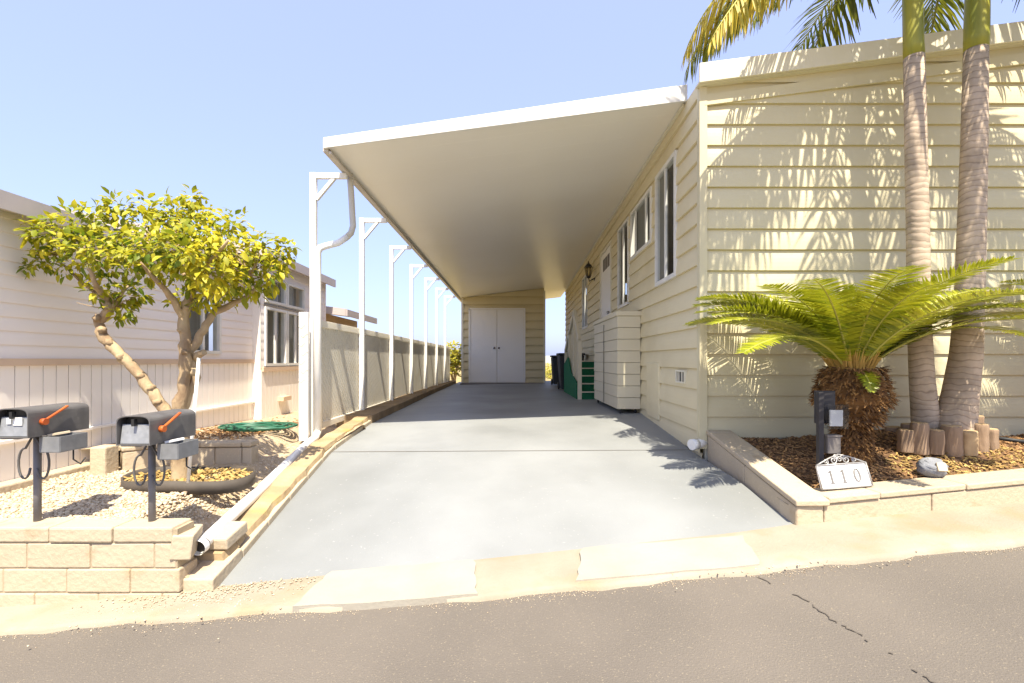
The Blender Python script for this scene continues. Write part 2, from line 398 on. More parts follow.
# ------------------------------------------------------------------ block walls
def block_row(g, a, b, ln, h, th, normal, off=0, gap=.004, jit=.003):
    """row of blocks from a to b (3D, bottom line), thickness th along -normal"""
    a = Vector(a); b = Vector(b); L = (b - a).length; t = (b - a) / L; nv = Vector(normal)
    s = -off
    while s < L:
        s0 = max(0, s) + gap / 2; s1 = min(L, s + ln) - gap / 2
        if s1 - s0 > .02:
            j = R.uniform(-jit, jit)
            f0 = a + t * s0 + nv * j; f1 = a + t * s1 + nv * (j + R.uniform(-.002, .002))
            k0 = f0 - nv * th; k1 = f1 - nv * th; up = Vector((0, 0, h - gap))
            g.hexa([f0, f1, k1, k0], [f0 + up, f1 + up, k1 + up, k0 + up])
        s += ln

# left retaining wall (frontal)
t = thing('retaining_wall', 'low cream block retaining wall under the two mailboxes, beside the street', 'wall', (-2.2, 2.52, 0))
g = MB(); x0, x1 = -7.0, -1.745; H = .128
for k, (zb, h, off) in enumerate([(-.25, .25, .1), (0, .128, .2), (.128, .128, .03), (.256, .135, .24)]):
    block_row(g, (x0, 2.52, zb), (x1 + (0, 0, 0, -.02)[k], 2.52, zb), .335, h, .15, (0, -1, 0), off)
g.build('block_course', m_block, t, bevel=.008)
g = MB(); block_row(g, (x0, 2.515, .391), (x1 - .035, 2.515, .391), .335, .085, .16, (0, -1, 0), .12); g.build('cap_course', m_block, t, bevel=.01)
g = MB(); g.box(((x0 + x1) / 2, 2.592, .10), (x1 - x0 - .03, .132, .72)); g.build('mortar_core', m_mortar, t)
t = MB().box((-1.775, 2.62, .36), (.10, .20, .13), Matrix.Rotation(.35, 3, 'Z') @ Matrix.Rotation(.12, 3, 'Y')).build('loose_block', m_block, bevel=.008)
tag(t, 'single tan block set crooked at the right end of the mailbox wall', 'block')

# low curb wall left of driveway
t = thing('curb_wall', 'low mossy tan block curb wall beside the driveway, under the drain pipe', 'wall', (-1.7, 3, .1))
g = MB(); gc = MB()
seg = [(2.55, 2.86), (2.86, 3.2), (3.2, 3.55), (3.55, 3.9), (3.9, 4.25), (4.25, 4.6), (4.6, 4.95), (4.95, 5.3), (5.3, 5.65), (5.65, 6.05)]
for i, (ya, yb) in enumerate(seg):
    pa = interp(dl, max(ya, 2.6)); pb = interp(dl, yb); ya2 = ya; yb2 = yb - .006
    W = .16 if i == 0 else .2
    hh = .045
    za = pa[2] - .06; zb = pb[2] - .06
    if i == 0: za = zb = .06
    B = [(pa[0] - W, ya2, za), (pa[0] + .004, ya2, za), (pb[0] + .004, yb2, zb), (pb[0] - W, yb2, zb)]
    ta = pa[2] + hh + (.02 if i == 0 else 0); tb = pb[2] + hh
    if i == 0: tb = ta + .05
    T = [(B[0][0], ya2, ta), (B[1][0], ya2, ta), (B[2][0], yb2, tb), (B[3][0], yb2, tb)]
    g.hexa(B, T)
for i in range(26):
    ya = 2.72 + i * .128; yb = ya + .134
    pa = interp(dl, ya); pb = interp(dl, yb); j0 = R.uniform(-.012, .01); ins = .02
    za = pa[2] + .047 + (.02 if i < 2 else 0); zb = pb[2] + .047 + (.02 if i < 1 else 0)
    gc.hexa([(pa[0] - .19, ya, za), (pa[0] - ins + wob(ya * 2, .012), ya, za), (pb[0] - ins + wob(yb * 2, .012), yb, zb), (pb[0] - .19, yb, zb)],
            [(pa[0] - .18, ya, za + .04 + wob(ya * 1.3, .006)), (pa[0] - ins - .012 + wob(ya * 2, .012), ya, za + .036 + wob(ya * 1.3, .006)), (pb[0] - ins - .012 + wob(yb * 2, .012), yb, zb + .036 + wob(yb * 1.3, .006)), (pb[0] - .18, yb, zb + .04 + wob(yb * 1.3, .006))])
g.build('block_course', m_block, t, bevel=.008); gc.build('mortar_cap', m_mossy, t)
t = MB()
p = interp(dl, 2.9)
t.box((p[0] - .075, 2.84, p[2] + .135), (.125, .22, .07), Matrix.Rotation(.15, 3, 'X'))
tag(t.build('loose_block', m_block, bevel=.01), 'single tan block lying on the front of the mossy curb beside the pipe end', 'block')
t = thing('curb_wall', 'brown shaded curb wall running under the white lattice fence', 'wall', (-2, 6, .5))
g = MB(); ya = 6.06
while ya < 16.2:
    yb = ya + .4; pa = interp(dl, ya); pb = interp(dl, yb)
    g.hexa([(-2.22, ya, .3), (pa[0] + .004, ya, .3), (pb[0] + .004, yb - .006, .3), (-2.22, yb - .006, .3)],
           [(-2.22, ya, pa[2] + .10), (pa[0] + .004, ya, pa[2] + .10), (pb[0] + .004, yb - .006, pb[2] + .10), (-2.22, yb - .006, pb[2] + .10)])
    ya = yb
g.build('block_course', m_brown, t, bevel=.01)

# right planter wall
FY = lambda X: 2.95 + .1046 * (X - 1.752)
FZ = lambda X: .324 + .061 * (X - 1.752)
t = thing('planter_wall', 'low tan block planter wall holding the mulch bed in front of the house', 'wall', (1.75, 2.95, .32))
g = MB()
e = Vector((1, .1046, .061)).normalized(); nrm = Vector((.1046, -1, 0)).normalized()
a = Vector((1.752, 2.95, .20)); b = a + e * 8
block_row(g, a, b, .74, .25, .17, nrm, .56)
a2 = Vector((1.752, 2.95, .2)); b2 = Vector((1.695, 4.17, .46)); n2 = Vector((-1, -.047, 0)).normalized()
block_row(g, a2 + Vector((-.0, .005, 0)), b2, .62, .245, .17, n2, .0)
g.build('block_course', m_block, t, bevel=.008)
g = MB()
block_row(g, a + e * .205 + Vector((0, -.012, .25)), b + Vector((0, -.012, .25)), .60, .042, .215, nrm, .25, jit=.003)
block_row(g, a2 + Vector((-.012, -.014, .25)), b2 + Vector((-.012, 0, .246)), .60, .042, .215, n2, .0, jit=.002)
g.build('cap_course', m_block, t, bevel=.008)

# mulch bed surface
def mulch_z(X, Y):
    base = FZ(X) + .12
    w = sstep(FY(X) + .1, 4.2, Y)
    z = lerp(base, .655 + .01 * (X - 1.7), w)
    z += .14 * math.exp(-(((X - 3.3) / .55) ** 2 + ((Y - 3.8) / .4) ** 2))
    z += .035 * math.exp(-(((X - 2.6) / .35) ** 2 + ((Y - 3.6) / .35) ** 2))
    return z + .008 * math.sin(X * 13) * math.sin(Y * 17)
g = MB(); nx_, ny_ = 60, 16; vs = []
for j in range(ny_ + 1):
    for i in range(nx_ + 1):
        X = lerp(1.74, 9, (i / nx_) ** 1.5); Y = lerp(FY(X) + .08, 4.19, j / ny_)
        vs.append((X, Y, mulch_z(X, Y)))
g.add(vs, [(j * (nx_ + 1) + i, j * (nx_ + 1) + i + 1, (j + 1) * (nx_ + 1) + i + 1, (j + 1) * (nx_ + 1) + i) for j in range(ny_) for i in range(nx_)], True)
struct(g.build('planter_soil', m_mbase))
g = MB(); gl = MB(); rr = random.Random(11)
for k in range(5200):
    X = rr.uniform(1.92, 4.9); Y = rr.uniform(FY(X) + .2, 4.18)
    lx = rr.uniform(.012, .038); ly = rr.uniform(.006, .014)
    rot = Euler((rr.uniform(-.5, .5), rr.uniform(-.5, .5), rr.uniform(0, 6.3))).to_matrix()
    tgt = gl if (((X - 3.45) / .75) ** 2 + ((Y - 3.45) / .22) ** 2 < 1 and rr.random() < .8) else g
    tgt.box((X, Y, mulch_z(X, Y) + .006 + rr.random() * .008), (lx, ly, .005), rot)
struct(g.build('bark_mulch', m_mulch), 'stuff'); struct(gl.build('leaf_litter', m_leaflit), 'stuff')

# ------------------------------------------------------------------ left bed terrain
def pipe_x(Y): return lerp(-1.745, -2.04, (Y - 2.63) / 2.35)
def bed_z(X, Y):
    z = bed_z0(X, Y)
    if Y < 5.1: z = min(z, lerp(.30, .545, (Y - 2.63) / 2.35) - .035 + max(0, abs(X - pipe_x(Y)) - .14) * .9) - .01
    return z
def bed_z0(X, Y):
    z = .470 + .03 * sstep(2.6, 3.6, Y)
    edge = sstep(-2.05, -1.75, X)
    cz = interp(dl, max(Y, 2.6))[2] + .07
    z = lerp(z, min(max(cz, .15), .6), edge) if Y < 5.6 else z
    return z + .007 * math.sin(X * 11 + 1) * math.sin(Y * 13)
g = MB(); vs = []; nx_, ny_ = 34, 30
for j in range(ny_ + 1):
    for i in range(nx_ + 1):
        X = lerp(-6.5, -1.72, (i / nx_) ** .6); Y = lerp(2.56, 6.05, j / ny_); vs.append((X, Y, bed_z(X, Y)))
g.add(vs, [(j * (nx_ + 1) + i, j * (nx_ + 1) + i + 1, (j + 1) * (nx_ + 1) + i + 1, (j + 1) * (nx_ + 1) + i) for j in range(ny_) for i in range(nx_)], True)
struct(g.build('gravel_bed', m_gbase))
g = MB(); rr = random.Random(5); cnt = 0
while cnt < 9500:
    X = rr.uniform(-3.4, -1.78); Y = 2.64 + (rr.random() ** 1.4) * 1.3
    if Y > 3.72: continue
    r = rr.uniform(.005, .0125)
    g.blob((X, Y, bed_z(X, Y) + r * .35), (r * rr.uniform(.8, 1.4), r * rr.uniform(.8, 1.3), r * .75), seed=cnt, amp=.2, nu=5, nv=3); cnt += 1
struct(g.build('gravel', m_gravel), 'stuff')
g = MB(); rr = random.Random(15)
for k in range(600):       # loose grit washed into the gutter
    if k < 520: X = rr.gauss(-1.55, .28); Y = Yl(X) - abs(rr.gauss(.06, .14))
    else: X = rr.gauss(1.25, .35); Y = Yl(X) - strip_w(X) + rr.gauss(.02, .05)
    r = rr.uniform(.002, .006)
    g.blob((X, Y, Zroad(X, Y) + .010), (r, r, r * .7), seed=k, nu=5, nv=3)
for k in range(5200):      # fine tan dust gathered along the edge of the asphalt
    X = rr.uniform(-3.2, 3.4); dens = .5 + .5 * math.sin(X * 3.1 + .7) * math.sin(X * 7.7)
    if rr.random() > .25 + .75 * dens: continue
    Y = Yl(X) - strip_w(X) + .03 - abs(rr.gauss(0, .045)); r = rr.uniform(.0012, .0035)
    g.blob((X, Y, Zroad(X, Y) - .010), (r, r, r * .7), seed=k, nu=4, nv=3)
struct(g.build('grit', m_gravel), 'stuff')

# raised bed wall behind lemon tree
t = thing('raised_bed_wall', 'low tan block wall of the raised bed behind the lemon tree', 'wall', (-2.6, 3.75, .5))
g = MB(); zt = .665
block_row(g, (-3.02, 3.72, .44), (-2.80, 3.95, .44), .2, .20, .12, (.72, -.69, 0), 0)
block_row(g, (-2.80, 3.95, .44), (-2.16, 3.98, .44), .22, .19, .12, (0, -1, 0), .1)
g.build('block_course', m_block, t, bevel=.012)
g = MB(); g.box((-3.09, 3.64, .55), (.12, .13, .30)); g.build('end_pillar', m_block, t, bevel=.012)
g = MB()
block_row(g, (-3.02, 3.71, .637), (-2.80, 3.94, .637), .28, .04, .14, (.72, -.69, 0), 0)
block_row(g, (-2.80, 3.94, .63), (-2.16, 3.97, .63), .33, .045, .14, (0, -1, 0), .1)
g.build('cap_course', m_block, t, bevel=.01)
g = MB(); vs = []
for j in range(9):
    for i in range(13):
        X = lerp(-3.42, -2.12, i / 12); Y = lerp(3.78 + (.26 if X > -3.0 else .0), 9.0, (j / 8) ** 1.6)
        vs.append((X, Y, .64 - .22 * sstep(-2.42, -2.14, X) - .07 * sstep(3.9, 6.4, Y) + .01 * math.sin(X * 9) * math.sin(Y * 7)))
g.add(vs, [(j * 13 + i, j * 13 + i + 1, (j + 1) * 13 + i + 1, (j + 1) * 13 + i) for j in range(8) for i in range(12)], True)
struct(g.build('raised_bed', m_gbase))
g = MB(); rr = random.Random(21)
for k in range(900):
    X = rr.gauss(-2.75, .3); Y = rr.gauss(5.0, .5)
    if X < -3.38 or X > -2.42 or Y < 4.15: continue
    rot = Euler((rr.uniform(-.5, .5), rr.uniform(-.5, .5), rr.uniform(0, 6.3))).to_matrix()
    g.box((X, Y, .655 - .07 * sstep(3.9, 6.4, Y)), (rr.uniform(.015, .05), rr.uniform(.008, .02), .006), rot)
struct(g.build('bark_mulch', m_mulch), 'stuff')

# garden hose coil
g = MB(); rr = random.Random(9)
hc = Vector((-2.62, 4.95, .64))
for k in range(7):
    rx = .22 + .024 * k + rr.uniform(-.02, .02); ry = .15 + .02 * k
    ox, oy = rr.uniform(-.05, .05), rr.uniform(-.04, .04)
    pts = [hc + Vector((ox + rx * math.cos(a * .2618), oy + ry * math.sin(a * .2618), .01 + .008 * (k % 4) + .01 * rr.random())) for a in range(25)]
    g.tube(pts, .011, 6)
tag(g.build('garden_hose', m_hose), 'coiled green garden hose lying on the raised bed by the pink house', 'hose')

# tree edging ring
g = MB(); rc = Vector((-2.28, 3.40, 0)); rx, ry = .43, .25; N_ = 40; rg = []
for k in range(N_):
    a = 2 * math.pi * k / N_
    ca, sa = math.cos(a), math.sin(a)
    for (o, z) in ((0, .46), (0, .545), (.014, .548), (.014, .46)):
        X = rc.x + (rx + o) * ca; Y = rc.y + (ry + o) * sa; rg.append((X, Y, z + .012 * math.sin(a * 3)))
g.add(rg, [(k * 4 + j, ((k + 1) % N_) * 4 + j, ((k + 1) % N_) * 4 + (j + 1) % 4, k * 4 + (j + 1) % 4) for k in range(N_) for j in range(4)], True)
tag(g.build('tree_edging', m_edging), 'dark plastic edging ring laid around the lemon tree base', 'edging')
g = MB(); rr = random.Random(33)
for k in range(420):
    a = rr.uniform(0, 6.28); q = math.sqrt(rr.random())
    X = rc.x + rx * q * .95 * math.cos(a); Y = rc.y + ry * .95 * q * math.sin(a)
    rot = Euler((rr.uniform(-.6, .6), rr.uniform(-.6, .6), a)).to_matrix()
    g.box((X, Y, .52 + rr.random() * .015), (rr.uniform(.02, .05), rr.uniform(.01, .025), .004), rot)
struct(g.build('leaf_litter', m_leaflit), 'stuff')

# neighbour kerb strip at base of skirting
g = MB(); g.box((-3.36, 4.4, .47), (.12, 3.4, .13)); 
tag(g.build('footing_kerb', m_block, bevel=.012), 'narrow tan concrete kerb along the foot of the pink house skirting', 'kerb')

# ------------------------------------------------------------------ siding
def siding(g, A, B, nrm, z0, z1, ch, lap, openings=(), top=None, zstart=None):
    """lap siding from A to B (2D), openings list (s0,s1,z0,z1), top=(zA,zB) linear upper limit"""
    A = Vector((A[0], A[1], 0)); B = Vector((B[0], B[1], 0)); L = (B - A).length; t = (B - A) / L; nv = Vector((nrm[0], nrm[1], 0)).normalized()
    def clip(poly):
        if not top: return poly
        res = []; f = lambda q: lerp(top[0], top[1], q[0] / L) - q[1]
        for i in range(len(poly)):
            p, q = poly[i], poly[(i + 1) % len(poly)]; fp, fq = f(p), f(q)
            if fp >= 0: res.append(p)
            if fp * fq < 0:
                u = fp / (fp - fq); res.append((lerp(p[0], q[0], u), lerp(p[1], q[1], u)))
        return res
    z = zstart if zstart is not None else z0
    while z < z1:
        zt = min(z + ch, z1)
        off = lambda zz: lap * (1 - ((zz - z) / ch) ** 2.4 if zz > z else 1)
        cuts = sorted({z, zt} | {z + (zt - z) * q for q in ((.5,) if lap < .0 else (.2, .4, .6, .8, .92))} | {q for o in openings for q in (o[2], o[3]) if z < q < zt})
        for a, b in zip(cuts, cuts[1:]):
            mid = (a + b) / 2; iv = [(0, L)]
            for o in openings:
                if o[2] < mid < o[3]:
                    nv_ = []
                    for s0, s1 in iv:
                        if o[1] <= s0 or o[0] >= s1: nv_.append((s0, s1))
                        else:
                            if o[0] > s0: nv_.append((s0, o[0]))
                            if o[1] < s1: nv_.append((o[1], s1))
                    iv = nv_
            for s0, s1 in iv:
                poly = clip([(s0, a), (s1, a), (s1, b), (s0, b)])
                if len(poly) >= 3:
                    vs = [A + t * q[0] + nv * off(q[1]) + Vector((0, 0, q[1])) for q in poly]
                    g.add(vs, [tuple(range(len(vs)))])
                    if a == z:     # underside lip
                        q0, q1 = poly[0], poly[1]
                        if abs(q0[1] - z) < 1e-5 and abs(q1[1] - z) < 1e-5:
                            g.quad(A + t * q0[0] + Vector((0, 0, z)), A + t * q1[0] + Vector((0, 0, z)), A + t * q1[0] + nv * lap + Vector((0, 0, z)), A + t * q0[0] + nv * lap + Vector((0, 0, z)))
        z = zt
    return g

# ------------------------------------------------------------------ the mobile home
H = thing('mobile_home', 'cream mobile home with lap siding and white roof fascia, right of the driveway', 'house', (1.671, 4.2, .6))
wdir = Vector((.0208, 1, 0)).normalized(); wn = Vector((-1, .0208, 0)).normalized()
def wp(Y, z, off=0): return Vector((Xw(Y), Y, z)) + wn * off
sY = lambda Y: (Y - 4.2) / wdir.y
wins = {'A': (4.86, 5.60, 2.20, 3.48), 'B': (5.78, 6.88, 2.77, 3.45), 'C': (7.02, 7.80, 2.17, 3.45), 'D': (11.45, 12.4, 2.13, 3.44)}
door = (8.38, 9.60, 1.30, 3.46)
ops = [(sY(a), sY(b), c, d) for a, b, c, d in list(wins.values()) + [door]]
g = MB(); siding(g, (Xw(4.2), 4.2), (Xw(17.3), 17.3), (-1, .0208), .35, 3.82, .185, .026, ops)
g.build('side_wall', m_siding_side, H)
g = MB(); siding(g, (1.671, 4.2), (5.3, 4.2), (0, -1), .40, 4.3, .182, .024, top=(3.73, 4.20), zstart=.675)
siding(g, (5.3, 4.2), (9.0, 4.2), (0, -1), .40, 4.3, .182, .016, top=(4.20, 3.72), zstart=.675)
g.build('front_wall', m_siding, H)
g = MB(); g.box((5.33, 4.225, .52), (7.28, .04, .34)); g.build('foundation_board', m_trim, H)
g = MB(); g.box((9.0, 10.7, 2.0), (.1, 13.1, 3.4)); g.box((5.5, 17.28, 2.0), (7.0, .1, 3.4)); g.build('rear_wall', m_siding_side, H)
# corner trim + fascia
g = MB()
g.box((1.660, 4.172, 2.15), (.066, .02, 3.14)); g.box((1.645, 4.200, 2.15), (.040, .036, 3.14))
g.build('corner_trim', m_siding, H)
def gable(g, y0, y1, zl, sl, h, xl=1.585, xr=9.15, xm=5.35):
    zm = zl + sl * (xm - xl); zr = zm - sl * (xr - xm)
    for (xa, za, xb, zb) in ((xl, zl, xm, zm), (xm, zm, xr, zr)):
        g.hexa([(xa, y0, za - h), (xb, y0, zb - h), (xb, y1, zb - h), (xa, y1, za - h)], [(xa, y0, za), (xb, y0, zb), (xb, y1, zb), (xa, y1, za)])
g = MB(); gable(g, 4.09, 4.118, 3.882, .13, .165, xl=1.60); g.build('fascia', m_trim, H, bevel=.004)
g = MB(); gable(g, 4.12, 17.4, 3.90, .13, .05, xl=1.96); g.build('roof', m_roof, H)
g = MB(); gable(g, 4.12, 4.196, 3.735, .13, .02, xl=1.60); g.build('soffit', m_trim, H)
g = MB(); gable(g, 4.165, 4.186, 3.655, .13, .075, xl=1.672, xr=9.0); gable(g, 4.160, 4.186, 3.578, .13, .018, xl=1.672, xr=9.0); g.build('frieze_board', m_siding, H)
def window(key, nm, parent, wpf, ya, yb, z0, z1, mull=(0.5,), flip=False, blind_or_sky=m_blind):
    o = MB(); fw = .045
    def ring(g, a, b, c, d, w, d0, d1):
        for (p, q, r, s) in ((a, b, c, c + w), (a, b, d - w, d), (a, a + w, c + w, d - w), (b - w, b, c + w, d - w)):
            g.hexa([wpf(p, r, d1), wpf(q, r, d1), wpf(q, r, d0), wpf(p, r, d0)], [wpf(p, s, d1), wpf(q, s, d1), wpf(q, s, d0), wpf(p, s, d0)])
    ring(o, ya, yb, z0, z1, fw, -.02, .036)
    f = o.build('window_frame', m_frame, parent)
    for u in mull:
        s = MB(); ym = lerp(ya, yb, u)
        s.hexa([wpf(ym - .018, z0 + fw, .030), wpf(ym + .018, z0 + fw, .030), wpf(ym + .018, z0 + fw, .006), wpf(ym - .018, z0 + fw, .006)],
               [wpf(ym - .018, z1 - fw, .030), wpf(ym + .018, z1 - fw, .030), wpf(ym + .018, z1 - fw, .006), wpf(ym - .018, z1 - fw, .006)])
        s.build('mullion', m_frame, f)
    p = MB(); p.quad(wpf(ya + fw, z0 + fw, .014), wpf(yb - fw, z0 + fw, .014), wpf(yb - fw, z1 - fw, .014), wpf(ya + fw, z1 - fw, .014)); p.build('pane', m_glass, f)
    p = MB()
    e = [ya + fw] + [lerp(ya, yb, u) for u in mull] + [yb - fw]
    p.quad(wpf(ya, z0, -.12), wpf(yb, z0, -.12), wpf(yb, z1, -.12), wpf(ya, z1, -.12)); p.build('room_dark', m_room, f)  # dark sheet close behind the glass stands for the room's shade
    a, b = (e[0], e[1]) if flip else (e[1], e[2])
    p = MB(); p.quad(wpf(a, z0 + fw, -.012), wpf(b, z0 + fw, -.012), wpf(b, z1 - fw, -.012), wpf(a, z1 - fw, -.012))
    p.build('blind_or_sky', blind_or_sky, f)
    return f
window('A', 'window', H, wp, *wins['A']); window('B', 'window', H, wp, *wins['B'], mull=(.25, .75)); window('C', 'window', H, wp, *wins['C'])
m_skywhite = mat('sky_white', (.75, .77, .78), rough=.7)  # pale colour painted in for the sky reflected in the far window
window('D', 'window', H, wp, *wins['D'], mull=(.5,), blind_or_sky=m_skywhite)
# door
ya, yb, z0, z1 = door
D = MB(); D.hexa([wp(ya + .08, z0, .01), wp(yb - .08, z0, .01), wp(yb - .08, z0, -.05), wp(ya + .08, z0, -.05)], [wp(ya + .08, z1 - .06, .01), wp(yb - .08, z1 - .06, .01), wp(yb - .08, z1 - .06, -.05), wp(ya + .08, z1 - .06, -.05)])
D = D.build('door', m_door, H)
g = MB()
for (p, q, r, s) in ((ya, ya + .075, z0, z1), (yb - .075, yb, z0, z1), (ya + .075, yb - .075, z1 - .055, z1)):
    g.hexa([wp(p, r, .03), wp(q, r, .03), wp(q, r, -.06), wp(p, r, -.06)], [wp(p, s, .03), wp(q, s, .03), wp(q, s, -.06), wp(p, s, -.06)])
g.build('door_frame', m_trim, D)
g = MB()
for k in range(3):
    y0_ = lerp(ya + .25, yb - .25, k / 3); y1_ = y0_ + .2
    g.hexa([wp(y0_, 3.05, .013), wp(y1_, 3.05, .013), wp(y1_, 3.05, .0), wp(y0_, 3.05, .0)], [wp(y0_, 3.28, .013), wp(y1_, 3.28, .013), wp(y1_, 3.28, 0), wp(y0_, 3.28, 0)])
g.build('door_lite', m_box, D)
g = MB(); g.blob(wp(ya + .18, 2.2, .05), (.03, .03, .03), amp=0); g.build('handle', m_silver, D)
# access panel, vent cover
g = MB()
g.hexa([wp(5.45, .66, .035), wp(5.98, .66, .035), wp(5.98, .66, .0), wp(5.45, .66, .0)], [wp(5.45, 1.32, .035), wp(5.98, 1.32, .035), wp(5.98, 1.32, .0), wp(5.45, 1.32, .0)])
g.build('access_panel', m_siding_side, H, bevel=.012)
g = MB(); 
for (p, q, r, s) in ((4.57, 4.83, 1.125, 1.14), (4.57, 4.83, 1.235, 1.25), (4.57, 4.585, 1.14, 1.235), (4.815, 4.83, 1.14, 1.235), (4.65, 4.66, 1.14, 1.235), (4.74, 4.75, 1.14, 1.235)):
    g.hexa([wp(p, r, .04), wp(q, r, .04), wp(q, r, 0), wp(p, r, 0)], [wp(p, s, .04), wp(q, s, .04), wp(q, s, 0), wp(p, s, 0)])
vt = g.build('vent_cover', m_trim, H)
g = MB(); g.hexa([wp(4.6, 1.14, .026), wp(4.8, 1.14, .026), wp(4.8, 1.14, .0), wp(4.6, 1.14, .0)], [wp(4.6, 1.235, .026), wp(4.8, 1.235, .026), wp(4.8, 1.235, .0), wp(4.6, 1.235, .0)]); g.build('vent_recess', m_dark, vt)
# small PVC stub by the corner
t = thing('pipe_stub', 'short white capped plastic pipe at the foot of the house corner', 'pipe', (1.66, 4.25, .6))
g = MB(); g.tube([(1.72, 4.22, .628), (1.56, 4.14, .622)], .04, 14); g.build('pipe', m_pvc, t)
g = MB(); g.tube([(1.60, 4.16, .623), (1.545, 4.132, .621)], .047, 14); g.build('cap', m_pvc, t)

# wall lantern
ly = 10.4
t = thing('wall_lantern', 'black iron lantern mounted on the side wall beyond the house door', 'lantern', wp(ly, 3.3, .0))
c = wp(ly, 3.28, .14)
g = MB(); g.tube([wp(ly, 3.12, 0), wp(ly, 3.10, .06), wp(ly, 3.06, .12), c + Vector((0, 0, -.16))], .012, 8); g.box(wp(ly, 3.14, .01), (.02, .09, .16)); g.build('bracket', m_black, t)
g = MB(); g.lathe(c, [(.03, -.16), (.05, -.13), (.05, -.11)], 6); g.lathe(c, [(.095, .08), (.04, .15), (.012, .17), (.012, .21)], 6)
for k in range(6):
    a = k * math.pi / 3; g.tube([c + Vector((.05 * math.cos(a), .05 * math.sin(a), -.11)), c + Vector((.085 * math.cos(a), .085 * math.sin(a), .08))], .007, 5)
g.build('lantern_cage', m_black, t)
g = MB(); g.lathe(c, [(.043, -.11), (.075, .078)], 6); g.build('lantern_glass', m_lampglass, t)

# ------------------------------------------------------------------ carport
CPt = thing('carport', 'white flat carport roof on slim white posts covering the driveway', 'carport', (-1.8, 4.58, 3.3))
XL, ZL, ZLb = -1.75, 3.372, 3.43
zr0, zr1 = 3.83, 3.83
YF, YB = 4.58, 19.2
def soff(X, Y):
    u = (X - XL) / (1.68 - XL); v = (Y - YF) / (YB - YF); return lerp(lerp(ZL, ZLb, v), lerp(zr0, zr1, v), u)
g = MB(); rows = []; nx_ = 12; ny_ = 24
for j in range(ny_ + 1):
    Y = lerp(YF, YB, j / ny_)
    for i in range(nx_ + 1):
        X = lerp(XL, Xw(Y) - .004 if Y < 17.3 else 1.94, i / nx_); rows.append(Vector((X, Y, soff(X, Y))))
n = nx_ + 1; N2 = len(rows)
g.add(rows + [r + Vector((0, 0, .085)) for r in rows], [(j * n + i, (j + 1) * n + i, (j + 1) * n + i + 1, j * n + i + 1) for j in range(ny_) for i in range(nx_)] +
      [(N2 + j * n + i, N2 + j * n + i + 1, N2 + (j + 1) * n + i + 1, N2 + (j + 1) * n + i) for j in range(ny_) for i in range(nx_)], True)
for i in range(nx_): g.quad(rows[ny_ * n + i + 1], rows[ny_ * n + i], rows[ny_ * n + i] + Vector((0, 0, .085)), rows[ny_ * n + i + 1] + Vector((0, 0, .085)))
g.build('roof_panel', m_soffit, CPt)
g = MB()
a = Vector((XL - .04, YF - .03, ZL - .012)); b = Vector((1.665, YF - .03, zr0 - .02))
g.hexa([a, b, b + Vector((0, .028, 0)), a + Vector((0, .028, 0))], [a + Vector((0, 0, .10)), b + Vector((0, 0, .155)), b + Vector((0, .028, .155)), a + Vector((0, .028, .10))])
g.build('fascia', m_white, CPt, bevel=.004)
g = MB()
for (dx, dz0, dz1, w) in ((-.03, -.035, .095, .05), (.012, -.055, -.03, .03)):
    p0 = Vector((XL + dx, YF + .0, ZL)); p1 = Vector((XL + dx, YB, ZLb))
    B = lambda p, z: [p + Vector((-w / 2, 0, z)), p + Vector((w / 2, 0, z))]
    g.hexa([*B(p0, dz0), *B(p1, dz0)[::-1]], [*B(p0, dz1), *B(p1, dz1)[::-1]])
g.build('gutter', m_gut, CPt, bevel=.004)
g = MB(); p0 = wp(4.62, 3.805, .03); p1 = wp(17.2, 3.805, .03); g.bar(p0, p1, .02, .03); g.build('ledger', m_trim, CPt)
XP = lambda Y: -2.125 + .0042 * Y
pc = None
for i in range(7):
    Y = 5.09 + 1.62 * i; X = XP(Y); zt = 3.30
    g = MB(); g.box((X, Y, (zt + .03 + .45) / 2), (.062, .062, zt + .03 - .45)); p = g.build('post', m_white, CPt, bevel=.004)
    g = MB(); g.box(((X + .031 + XL) / 2, Y, zt), (XL - X - .031, .05, .055)); g.build('arm', m_white, p)
    g = MB(); g.bar((X + .03, Y, zt - .25), (X + .22, Y, zt - .022), .035, .04, up=(0, 1, 0)); g.build('brace', m_white, p)
# downspout
g = MB()
g.tube([P(349, 168, 5.22), P(351, 190, 5.2), P(353, 226, 5.2), P(351, 233, 5.18), P(346, 238, 5.17)], .033, 12)
D = g.build('downspout', m_metalgrey, CPt)
g = MB()
g.tube([P(347, 237, 5.17), P(338, 243, 5.12), P(326, 246, 5.08), P(320, 248, 5.06), P(317, 253, 5.05), P(317, 300, 5.04), P(317.5, 432, 5.0)], [.034, .034, .034, .037, .042, .042, .042], 14)
g.build('downspout_leg', m_pvc, D)
# drain pipe on the ground
t = thing('drain_pipe', 'white plastic drain pipe lying along the curb from the downspout to the street', 'pipe', P(318, 434, 4.98))
g = MB(); pe = P(199, 547, 2.63)
pts = [P(317.5, 432.5, 4.99), P(315, 438, 4.9), P(305, 446, 4.6), P(262, 488, 3.55), P(225, 522, 2.98), pe]
g.tube(pts, .037, 16, cap=False); g.tube([pe + Vector((.0, .03, 0)), pe + Vector((0, -.012, -.003))], .041, 16, cap=False); g.build('pipe', m_pvc, t)
g = MB(); q = pe + Vector((0, .02, 0)); g.tube([q, q + Vector((0, .02, 0))], .038, 14); g.build('dark_bore', m_dark, t)

